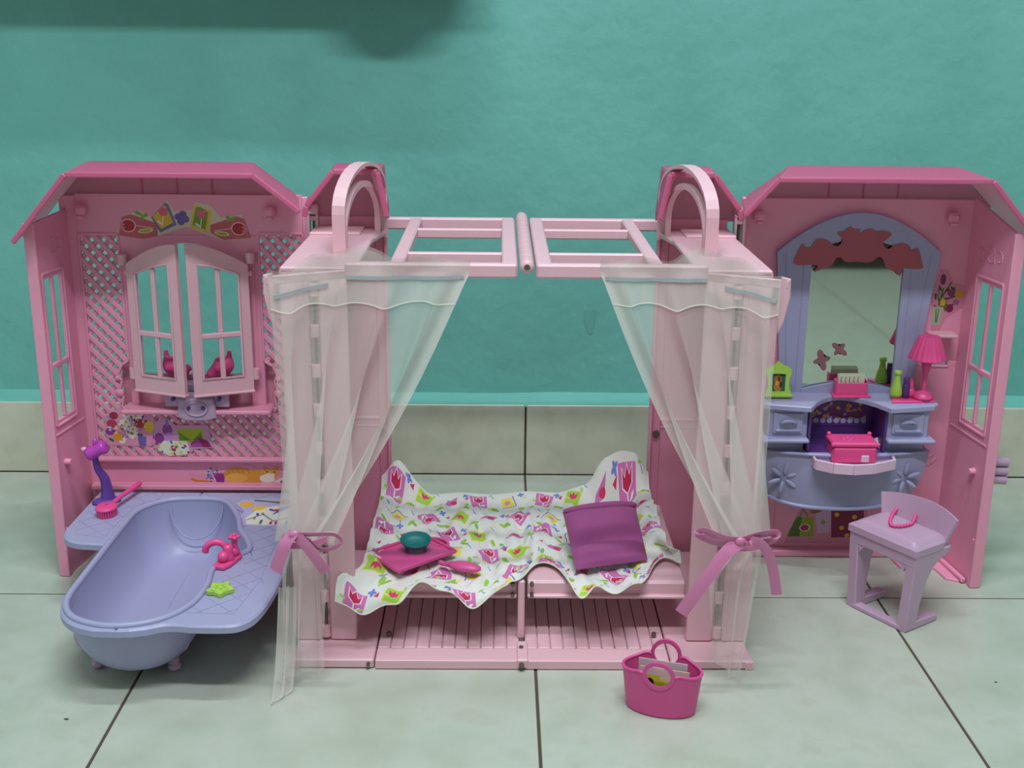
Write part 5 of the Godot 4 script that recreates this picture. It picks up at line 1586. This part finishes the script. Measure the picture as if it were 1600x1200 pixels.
	for q in [[0, 0.028, 0.078, 0.0032], [0, -0.028, 0.078, 0.0032]]:
		b.box(Vector3(q[0], 0.0050, q[1]), Vector3(q[2], 0.0045, q[3]), 0.001)
	b.box(Vector3(-0.038, 0.0050, 0), Vector3(0.0032, 0.0045, 0.056), 0.001); b.box(Vector3(0.038, 0.0050, 0), Vector3(0.0032, 0.0045, 0.056), 0.001)
	part(o, "plate", b, M.basket, "", true)
	b = MB.new()
	for q in [[-0.033, 0.023], [0.033, 0.023], [-0.033, -0.023], [0.033, -0.023]]:
		b.box(Vector3(q[0], 0.0014, q[1]), Vector3(0.006, 0.0028, 0.006), 0.0008)
	part(o, "foot", b, M.basket, "", true)
	o = thing("soap_dish", "dark teal oval dish on small feet standing on the pink tray", "dish", Vector3(-0.1275, 0.0887, 0.4605))
	b = MB.new()
	b.lathe([Vector2(0.0006, 0.004), Vector2(0.009, 0.004), Vector2(0.0135, 0.006), Vector2(0.0165, 0.0105), Vector2(0.0168, 0.0122), Vector2(0.0155, 0.0126), Vector2(0.0130, 0.0085), Vector2(0.008, 0.0068), Vector2(0.0006, 0.0066)], Transform3D(Basis(Vector3.RIGHT, 0.30), Vector3(0, 0.002, 0)), 28, 1.0, 0.78)
	part(o, "bowl", b, M.teal, "", true)
	b = MB.new()
	for q in [[-0.0105, 0.004], [0.0105, 0.004], [-0.009, -0.005], [0.009, -0.005]]:
		b.tube([Vector3(q[0], 0.0003, q[1]), Vector3(q[0] * 0.85, 0.0075, q[1])], 0.0016, 8)
	part(o, "foot", b, M.teal, "", true)
	o = thing("hair_clip", "bright pink loop-shaped clip lying behind the teal dish", "clip", Vector3(-0.1045, 0.0820, 0.440), "", -0.62)
	b = MB.new()
	b.sweep(spline(vs([[-0.015, 0.004, 0.003], [-0.008, 0.006, -0.003], [0.006, 0.0065, -0.004], [0.014, 0.005, 0.0], [0.011, 0.0035, 0.005], [-0.002, 0.003, 0.005], [-0.012, 0.003, 0.005]]), 4, true), [Vector2(-0.0028, -0.0014), Vector2(0.0028, -0.0014), Vector2(0.0028, 0.0014), Vector2(-0.0028, 0.0014)], Vector3.UP, true)
	part(o, "loop", b, M.neon, "", true)
	o = thing("doll_brush", "bright pink rounded brush with its back up, lying right of the pink tray", "brush", Vector3(-0.0775, 0.0800, 0.496), "", -0.35)
	b = MB.new()
	b.ball(Vector3(0.004, 0.0062, 0), Vector3(0.0185, 0.0052, 0.0085), 18)
	part(o, "back", b, M.basket, "", true)
	b = MB.new()
	b.tube(spline(vs([[-0.010, 0.0058, 0], [-0.018, 0.0050, -0.001], [-0.026, 0.0050, -0.003]]), 4), [0.0042, 0.0036, 0.0031, 0.0028, 0.0026, 0.0026, 0.0028, 0.003, 0.0026], 10)
	part(o, "handle", b, M.basket, "", true)

# ---------------------------------------------------------------- curtains
func curtains() -> void:
	for s: float in [-1.0, 1.0]:
		var X := func(x: float): return XC + s * x
		var side := "left" if s < 0.0 else "right"
		var r := RandomNumberGenerator.new()
		r.seed = 3 if s < 0.0 else 8
		var ph := r.randf() * TAU
		var tip := 0.054 if s < 0.0 else 0.069
		var nu := 110
		var top := func(u: float) -> Vector3:
			if u < 0.6:
				return Vector3(lerpf(tip, 0.174, u / 0.6), 0, lerpf(0.5265, 0.533, u / 0.6))
			return Vector3(lerpf(0.174, 0.238 if s < 0.0 else 0.233, (u - 0.6) / 0.4), 0, lerpf(0.533, 0.564, (u - 0.6) / 0.4))
		var pt := func(u: float, h: float) -> Vector3:
			var f := clampf((0.405 - h) / 0.252, 0.0, 1.0)
			var a: Vector3 = top.call(u)
			var g := pow(f, 0.92)
			var tie := Vector3(lerpf(0.194, 0.2315, u) if s < 0.0 else lerpf(0.198, 0.2285, u), 0, 0.577)
			var p := a.lerp(tie, g)
			p.x -= 0.052 * f * (1.0 - f) * (1.0 - u) * (1.0 - 0.4 * u)
			var A := 0.0014 + 0.0075 * f * (1.15 - 0.35 * f)
			var w := TAU * 4.2 * pow(u, 0.85) + ph + 1.1 * sin(3.0 * u + ph) + 0.5 * f
			var sag := 0.0025 * sin(u * 23.0 + ph) * (1.0 - f)
			p.z += A * sin(w) + A * 0.45 * sin(2.0 * w + 1.0)
			p.x += A * (0.9 + 1.6 * f) * cos(w + 0.4) * (1.0 - absf(2.0 * u - 1.0) ** 6.0)
			if h > 0.405:
				p.z += (h - 0.405) * (0.35 + 0.3 * sin(u * 17.0 + ph))
			return Vector3(X.call(p.x), h + sag, maxf(p.z, 0.5215))
		var o := thing("curtain", ("sheer white organza curtain gathered on the left bed column, next to the bathtub") if s < 0.0 else ("sheer white organza curtain gathered on the right bed column, next to the dressing table"), "curtain", Vector3(X.call(0.21), 0, 0.56))
		var rows := []
		for i in 70:
			var v := i / 69.0
			var row := PackedVector3Array()
			for j in nu:
				var u := j / (nu - 1.0)
				var ht := 0.4235 + 0.0022 * sin(u * 9.0 + ph) - 0.004 * pow(1.0 - u, 6.0) - 0.010 * smoothstep(0.72, 1.0, u) + 0.006 * exp(-pow((u - 0.6) / 0.12, 2.0))
				row.append(pt.call(u, lerpf(ht, 0.150 + 0.006 * (u - 0.5), v)))
			rows.append(row)
		var b := MB.new()
		b.grid(rows)
		part(o, "drape", b, M.organza)
		# doubled casing along the top
		rows = []
		for i in 12:
			var v := i / 11.0
			var row := PackedVector3Array()
			for j in nu:
				var u := j / (nu - 1.0)
				var ht := 0.4205 + 0.0022 * sin(u * 9.0 + ph) - 0.004 * pow(1.0 - u, 6.0) - 0.010 * smoothstep(0.72, 1.0, u) + 0.006 * exp(-pow((u - 0.6) / 0.12, 2.0))
				row.append(pt.call(u, lerpf(ht, 0.376 + 0.0018 * sin(u * 12.0), v)) + Vector3(0, 0, 0.0014))
			rows.append(row)
		b = MB.new()
		b.grid(rows)
		part(o, "top_casing", b, M.organza)
		# silver ribbon drawn through the casing, in two lengths
		for seg in [[0.02, 0.57], [0.68, 0.98]]:
			var path := []
			for j in 26:
				var u: float = lerpf(seg[0], seg[1], j / 25.0)
				path.append(pt.call(u, (0.4010 if u < 0.6 else lerpf(0.398, 0.388, (u - 0.6) / 0.4)) - 0.0025 * sin(u * 23.0 + ph)) + Vector3(0, 0, 0.003))
			b = MB.new()
			b.sweep(path, [Vector2(-0.0018, -0.0005), Vector2(0.0018, -0.0005), Vector2(0.0018, 0.0005), Vector2(-0.0018, 0.0005)], Vector3.UP)
			part(o, "silver_ribbon", b, M.silver, "silver grey ribbon in the casing")
		var st := []
		for j in 60:
			var u := j / 59.0
			st.append(pt.call(u, 0.376 + 0.0018 * sin(u * 12.0)) + Vector3(0, 0, 0.0018))
		b = MB.new()
		b.tube(st, 0.0004, 5)
		part(o, "hem_stitch", b, M.paper, "white stitched line")
		# folded hem down the inner edge
		rows = []
		for i in 60:
			var v := i / 59.0
			var row := PackedVector3Array()
			for j in 8:
				row.append(pt.call(0.105 * j / 7.0, lerpf(0.403, 0.152, v)) + Vector3(0, 0, 0.0016))
			rows.append(row)
		b = MB.new()
		b.grid(rows)
		part(o, "edge_hem", b, M.organza)
		# below the tie the cloth spreads again
		var low := func(u: float, f: float) -> Vector3:
			var w0 := lerpf(0.195 if s < 0.0 else 0.199, lerpf(0.188, 0.1945, clampf((f - 0.25) * 2.0, 0.0, 1.0)) if s < 0.0 else lerpf(0.178, 0.186, clampf((f - 0.3) * 1.4, 0.0, 1.0)), smoothstep(0.0, 0.3, f))
			var w1 := lerpf(0.2315 if s < 0.0 else 0.2285, lerpf(0.237, 0.246, f) if s < 0.0 else lerpf(0.232, 0.218, f), smoothstep(0.0, 0.25, f))
			var w := TAU * 2.6 * u + ph * 1.7 + 1.3 * sin(4.0 * u + ph) + 0.9 * f
			var A := 0.0058 * (1.0 - 0.35 * f)
			var x := lerpf(w0, w1, u) + A * 0.9 * cos(w)
			var bot := 0.0045 + (0.010 * (1.0 - u) if s < 0.0 else 0.020 * (1.0 - u) + 0.004 * sin(u * 7.0))
			return Vector3(X.call(x), lerpf(0.152, bot, f), 0.577 + 0.006 * f + A * sin(w) + (0.010 * smoothstep(0.75, 1.0, f) * u if s < 0.0 else 0.0))
		rows = []
		for i in 40:
			var row := PackedVector3Array()
			for j in 80:
				row.append(low.call(j / 79.0, i / 39.0))
			rows.append(row)
		b = MB.new()
		b.grid(rows)
		part(o, "lower_drape", b, M.organza)
		if s < 0.0:            # the outer corner trails out over the floor
			rows = []
			for i in 16:
				var v := i / 15.0
				var row := PackedVector3Array()
				for j in 20:
					var u := j / 19.0
					row.append(Vector3(X.call(lerpf(0.238, 0.222, u) + 0.004 * v + 0.003 * sin(u * 14.0)), 0.10 * pow(1.0 - v, 1.6) + 0.0022 + 0.0015 * sin(u * 14.0) ** 2, 0.580 + 0.048 * v * (1.0 - 0.5 * u) + 0.003 * sin(u * 14.0)))
				rows.append(row)
			b = MB.new()
			b.grid(rows)
			part(o, "trailing_corner", b, M.organza)
		# satin ribbon: band, knot, loops and tails
		o = thing("ribbon_bow", ("shiny pink satin bow tied round the left curtain") if s < 0.0 else ("shiny pink satin bow tied round the right curtain"), "ribbon", Vector3(X.call(0.213), 0.153, 0.60))
		var strap := func(called: String, pts: Array, w: float, sd: Vector3, lbl := "") -> void:
			var q := MB.new()
			var c := spline(vs(pts), 8)
			var rr := []
			for k in [-1.0, -0.33, 0.33, 1.0]:
				var row := PackedVector3Array()
				for i in c.size():
					var t: Vector3 = (c[mini(i + 1, c.size() - 1)] - c[maxi(i - 1, 0)]).normalized()
					row.append(c[i] + (sd - t * sd.dot(t)).normalized() * w * k * 0.5 + Vector3(0, 0, 0.0006 * (1.0 - k * k)))
				rr.append(row)
			q.cloth(rr, 0.0006)
			part(o, called, q, M.satin, lbl)
		var cx: float = X.call(0.2135)
		b = MB.new()
		var ringp := []
		for i in 28:
			var w := TAU * i / 28
			ringp.append(Vector3(cx + cos(w) * 0.0235, 0.1525 + 0.002 * cos(w), 0.5755 + sin(w) * 0.0175))
		b.sweep(ringp, [Vector2(-0.0032, -0.0005), Vector2(0.0032, -0.0005), Vector2(0.0032, 0.0005), Vector2(-0.0032, 0.0005)], Vector3.UP, true)
		part(o, "band", b, M.satin)
		b = MB.new()
		if s < 0.0:
			b.ball(Vector3(-0.2315, 0.1675, 0.6015), Vector3(0.0055, 0.0042, 0.003), 12)
			part(o, "knot", b, M.satin)
			strap.call("tail", [[-0.2325, 0.1690, 0.600], [-0.2400, 0.1580, 0.603], [-0.2460, 0.1440, 0.602], [-0.2515, 0.1290, 0.600]], 0.0135, Vector3(1, 0.35, 0.5))
			strap.call("tail", [[-0.2300, 0.1680, 0.602], [-0.2190, 0.1560, 0.605], [-0.2100, 0.1430, 0.606], [-0.2030, 0.1300, 0.604]], 0.0115, Vector3(1, 0.45, 0.25))
			strap.call("loop", [[-0.2290, 0.1670, 0.600], [-0.2120, 0.1690, 0.604], [-0.1940, 0.1690, 0.604], [-0.1880, 0.1610, 0.602], [-0.1960, 0.1530, 0.600], [-0.2080, 0.1520, 0.600], [-0.2170, 0.1590, 0.599], [-0.2270, 0.1660, 0.599]], 0.0085, Vector3(0.15, 0.75, 0.7))
		else:
			b.ball(Vector3(0.1905, 0.1635, 0.603), Vector3(0.0055, 0.0045, 0.003), 12)
			part(o, "knot", b, M.satin)
			strap.call("loop", [[0.1890, 0.1635, 0.601], [0.1740, 0.1665, 0.603], [0.1560, 0.1735, 0.602], [0.1515, 0.1700, 0.600], [0.1600, 0.1640, 0.599], [0.1740, 0.1605, 0.600], [0.1890, 0.1620, 0.600]], 0.010, Vector3(0.1, 1, 0.5))
			strap.call("loop", [[0.1925, 0.1640, 0.601], [0.2080, 0.1705, 0.603], [0.2230, 0.1720, 0.602], [0.2225, 0.1640, 0.600], [0.2080, 0.1610, 0.599], [0.1930, 0.1630, 0.600]], 0.0095, Vector3(0.1, 1, 0.5))
			strap.call("tail", [[0.1890, 0.1620, 0.602], [0.1760, 0.1530, 0.607], [0.1620, 0.1330, 0.610], [0.1470, 0.1080, 0.609], [0.1370, 0.0900, 0.607]], 0.0125, Vector3(1, -0.6, 0.3))
			strap.call("tail", [[0.1930, 0.1630, 0.602], [0.2070, 0.1640, 0.606], [0.2175, 0.1520, 0.606], [0.2240, 0.1320, 0.604], [0.2290, 0.1080, 0.602]], 0.0100, Vector3(1, 0.2, 0.3))

# ---------------------------------------------------------------- stool, necklace, basket
func stool_and_basket() -> void:
	var turn := -atan2(0.833, 0.553)
	var o := thing("stool", "mauve toy stool with a low curved back, in front of the dressing table", "stool", Vector3(0.3815, 0, 0.4445), "", turn)
	var b := MB.new()
	var up := Transform3D(Basis(Vector3.RIGHT, -PI / 2), Vector3())
	b.plate(pv([[-0.0465, -0.0015], [0.0455, -0.0015], [0.0455, 0.045], [0.040, 0.060], [-0.041, 0.060], [-0.0465, 0.045]]), up * Transform3D(Basis(), Vector3(0, 0, 0.091)), 0.009, 0.0015)
	b.box(Vector3(0, 0.085, -0.005), Vector3(0.088, 0.014, 0.010), 0.001)
	part(o, "seat", b, M.mauve, "", true)
	var R := []
	for i in 15:
		var v := i / 14.0
		var row := PackedVector3Array()
		for j in 21:
			var u := j / 20.0
			var e := pow(1.0 - pow(absf(2 * u - 1), 8), 0.5) * pow(1.0 - pow(absf(2 * v - 1), 8), 0.5)
			row.append(Vector3(lerpf(-0.0435, 0.0425, u), 0.0995 + 0.0065 * e, lerpf(-0.055, -0.0005, v)))
		R.append(row)
	b = MB.new()
	b.grid(R, false, false, true)
	part(o, "cushion", b, M.mauve, "", true)
	R = []
	for i in 9:
		var v := i / 8.0
		var row := PackedVector3Array()
		for j in 25:
			var u := j / 24.0
			var c := 2.0 * u - 1.0
			row.append(Vector3(c * (0.0425 + 0.0085 * v), lerpf(0.095, 0.1285 - 0.005 * c * c, v), -0.0625 + 0.012 * c * c - 0.006 * v))
		R.append(row)
	b = MB.new()
	b.cloth(R, 0.003)
	part(o, "backrest", b, M.mauve, "", true)
	for s: float in [-1.0, 1.0]:
		b = MB.new()
		var side := [[0.001, 0.0], [0.0, 0.092], [0.060, 0.092], [0.058, 0.084], [0.046, 0.080], [0.034, 0.072], [0.026, 0.058], [0.021, 0.035], [0.0185, 0.010], [0.054, 0.0085], [0.056, 0.006], [0.056, 0.0]]
		b.plate(pv(side), Transform3D(Basis(Vector3(0, 0, -1), Vector3(s * 0.05, 1, 0).normalized(), Vector3(1, 0, 0)), Vector3(s * 0.0345 - 0.0055, 0, 0)), 0.0115, 0.0012)
		part(o, "side_frame", b, M.mauve, "", true)
	b = MB.new()
	b.box(Vector3(0, 0.0028, -0.006), Vector3(0.068, 0.0055, 0.011), 0.001)
	part(o, "stretcher", b, M.mauve, "", true)
	for s: float in [-1.0, 1.0]:
		b = MB.new()
		b.plate(pv([[s * 0.034, 0.080], [s * 0.018, 0.080], [s * 0.026, 0.076], [s * 0.030, 0.070]]), zf(-0.0085), 0.008)
		part(o, "corner_fillet", b, M.mauve, "", true)
	# necklace: an open heart of beads lying on the cushion
	o = thing("necklace", "bright pink beaded necklace bent into an open heart on the mauve stool seat", "necklace", Vector3(0.412, 0.106, 0.412))
	var c := spline(vs([[0.4236, 0, 0.3822], [0.4150, 0, 0.3861], [0.4051, 0, 0.4012], [0.3964, 0, 0.4195], [0.3935, 0, 0.4335], [0.4000, 0, 0.4360], [0.4077, 0, 0.4342], [0.4165, 0, 0.4288], [0.4237, 0, 0.4172], [0.4301, 0, 0.4036]]), 12)
	b = MB.new()
	var d := 0.0
	var last: Vector3 = c[0]
	for i in c.size():
		d += c[i].distance_to(last)
		last = c[i]
		if d > 0.0036 or i == 0:
			d = 0.0
			b.ball(c[i] - Vector3(0.412, -0.0022, 0.412), Vector3.ONE * 0.0023, 8)
	part(o, "beads", b, M.neon, "", true)
	b = MB.new()
	b.tube(c.map(func(p): return p - Vector3(0.412, -0.0022, 0.412)), 0.0012, 6)
	part(o, "string", b, M.neon, "", true)

	# basket
	o = thing("basket", "bright pink oval basket with two ring handles on the floor in front of the bed", "basket", Vector3(0.1185, 0, 0.6285), "", -0.30)
	var ell := func(w: float, h: float, inn: float) -> Vector3:
		var k := clampf(h / 0.046, 0.0, 1.3)
		return Vector3(cos(w) * (lerpf(0.0335, 0.0388, k) - inn), h, sin(w) * (lerpf(0.0185, 0.0225, k) - inn))
	var hc := 0.0465
	var edge := func(w: float) -> float:
		var x := absf(cos(w)) * 0.0388
		var y := 0.0445 + 0.0025 * exp(-pow((x - 0.019) / 0.006, 2.0)) - 0.0015 * smoothstep(0.025, 0.038, x)
		if x < 0.0138:
			y = minf(y, hc - sqrt(maxf(0.0138 * 0.0138 - x * x, 0.0)))
		return y
	b = MB.new()
	for inn: float in [0.0, 0.0016]:
		R = []
		for i in 13:
			var row := PackedVector3Array()
			for j in 144:
				var w := TAU * j / 144.0
				row.append(ell.call(w, lerpf(0.0012 + inn, edge.call(w), i / 12.0), inn))
			R.append(row)
		b.grid(R, true, false, inn == 0.0)
	R = []
	for f in [0.001, 0.5, 0.97, 1.0]:
		var row := PackedVector3Array()
		for j in 144:
			var w := TAU * j / 144.0
			var p: Vector3 = ell.call(w, 0.0012, 0.0)
			row.append(Vector3(p.x * f, 0.0008 if f < 1.0 else 0.0014, p.z * f))
		R.append(row)
	b.grid(R, true, false, false)
	var rim := []
	for j in 144:
		var w := TAU * j / 144.0
		if edge.call(w) > 0.0425:
			rim.append(w)
	for half in 2:
		var path := []
		for j in 60:
			var w := (-PI / 2 if half == 0 else PI / 2) + lerpf(0.39, PI - 0.39, j / 59.0)
			path.append(ell.call(w, 0.0445 + 0.0025 * exp(-pow((absf(cos(w)) * 0.0388 - 0.019) / 0.006, 2.0)) - 0.0015 * smoothstep(0.025, 0.038, absf(cos(w)) * 0.0388), 0.0008))
		b.tube(path, 0.0016, 8)
	part(o, "bowl", b, M.basket, "", true)
	for s: float in [-1.0, 1.0]:
		b = MB.new()
		var O := PackedVector2Array()
		var I := PackedVector2Array()
		for i in 56:
			var w := TAU * i / 56
			O.append(Vector2(cos(w) * 0.0152, hc + sin(w) * 0.0150)); I.append(Vector2(cos(w) * 0.0116, hc + sin(w) * 0.0112))
		b.ring(O, I, Transform3D(), 0.0026)
		for i in b.v.size():           # bend the flat ring on to the side of the bowl
			var p := b.v[i]
			var k := clampf(p.y / 0.046, 0.0, 1.3)
			var w := acos(clampf(p.x / lerpf(0.0335, 0.0388, k), -1.0, 1.0))
			b.v[i] = Vector3(p.x, p.y, s * (sin(w) * lerpf(0.0185, 0.0225, k) - 0.0016 + (p.z if s > 0.0 else 0.0026 - p.z)))
		part(o, "ring_handle", b, M.basket, "", true)
	# magazines in the basket
	for k in 2:
		var P := Pic.new(128, 128, Vector2(), Vector2(50, 50), [c8(206, 196, 60), c8(198, 190, 176)][k])
		P.p([[0, 0], [50, 0], [50, 9], [0, 9]], [c8(214, 178, 186), c8(206, 176, 190)][k])
		if k == 0:
			P.e(20, 26, 12, 10, c8(176, 184, 40)); P.e(34, 22, 8, 9, c8(120, 170, 90)); P.e(38, 26, 4, 8, c8(140, 190, 170)); P.e(24, 34, 9, 6, c8(206, 150, 30)); P.e(10, 20, 5, 7, c8(24, 24, 26)); P.e(30, 12, 10, 4, c8(220, 200, 150))
		else:
			P.e(8, 14, 6, 6, c8(20, 20, 24)); P.p([[30, 9], [50, 9], [50, 20], [30, 20]], c8(92, 110, 190)); P.p([[24, 9], [36, 9], [34, 20], [24, 20]], c8(120, 160, 50))
		var mm := mat(Color.WHITE, 0.35)
		mm.albedo_texture = P.tex()
		o = thing("magazine", ["small yellow and green magazine in the pink basket, in front of the paler one", "small pale magazine with black and blue patches in the pink basket, behind the yellow one"][k], "magazine", Vector3([0.1195, 0.1195][k], 0.003, [0.6365, 0.6255][k]), "", -0.30)
		b = MB.new()
		b.plate(rect(-0.0235, 0, 0.0235, [0.0425, 0.0455][k]), Transform3D(Basis(Vector3.RIGHT, [-0.05, -0.02][k]), Vector3(0, 0.0004, 0)), 0.0012)
		part(o, "cover", b, mm, "", true)
		b = MB.new()
		b.box(Vector3(0, 0.021, -0.0012), Vector3(0.046, 0.040, 0.0014), 0.0, Transform3D(Basis(Vector3.RIGHT, [-0.05, -0.02][k]), Vector3(0, 0.0006, 0)))
		part(o, "pages", b, M.paper, "", true)

# ---------------------------------------------------------------- outside the frame: the lamp, and what casts the shadow at the top left
func unseen_things() -> void:
	var o: Node3D
	var b := MB.new()
	for k in 2:
		var at: Vector3 = [Vector3(0.08, 2.40, 0.80), Vector3(0.0, 2.40, 1.663)][k]
		var w: float = [1.0, 1.2][k]
		var d: float = [0.07, 0.12][k]
		o = thing("ceiling_lamp", ["white fluorescent lamp with a glowing tube on the ceiling above the toy house", "white fluorescent lamp with a glowing tube hanging tilted behind the camera"][k], "lamp", at)
		var tilt := Transform3D(Basis(Vector3.RIGHT, [0.0, PI * 0.12][k]), Vector3(0, -0.035, 0))
		b = MB.new()
		b.box(Vector3(0, 0.0, 0), Vector3(w + 0.06, 0.04, d + 0.01), 0.006, tilt)
		for x in [-0.4, 0.4]:
			b.tube([Vector3(x, -0.03, 0), Vector3(x, 0.0, 0)], 0.008, 8)
		part(o, "housing", b, M.white, "", true)
		b = MB.new()
		b.box(Vector3(0, -0.026, 0), Vector3(w, 0.014, d), 0.004, tilt)
		part(o, "tube", b, M.glow, "glowing tube", true)
	o = thing("cabinet", "long low dark wooden cabinet against the wall opposite the toy house", "cabinet", Vector3(0.9, 0, 2.41))
	b = MB.new()
	b.box(Vector3(0, 0.262, 0.1), Vector3(1.9, 0.520, 0.7), 0.006)
	part(o, "body", b, M.wood, "", true)
	for k in 4:
		b = MB.new()
		b.box(Vector3(-0.705 + 0.47 * k, 0.262, -0.254), Vector3(0.45, 0.50, 0.012), 0.003)
		part(o, "door", b, M.wood, "", true)
	o = thing("wall_shelf", "dark narrow wooden shelf board fixed to the turquoise wall above the left wing", "shelf", Vector3(-0.65, 0.762, 0.036))
	b = MB.new()
	b.box(Vector3(0.03, 0.0, 0.0), Vector3(1.10, 0.024, 0.126), 0.003)
	part(o, "board", b, M.wood, "", true)
	for x in [-0.4, 0.2]:
		b = MB.new()
		b.bar(Vector3(x, 0.012, -0.062), Vector3(x, 0.10, -0.062), Vector3.RIGHT, 0.02, 0.004); b.bar(Vector3(x, 0.10, -0.062), Vector3(x, 0.013, 0.04), Vector3.RIGHT, 0.01, 0.004)
		part(o, "bracket", b, M.metal, "", true)
	o = thing("cloth_bag", "grey cloth bag hanging from the front corner of the wall shelf", "bag", Vector3(-0.185, 0.760, 0.050))
	b = MB.new()
	b.lathe([Vector2(0.001, -0.082), Vector2(0.035, -0.078), Vector2(0.066, -0.062), Vector2(0.074, -0.030), Vector2(0.05, -0.002)], Transform3D(), 24, 1.0, 0.45)
	part(o, "sack", b, mat(c8(128, 126, 124), 0.9), "", true)
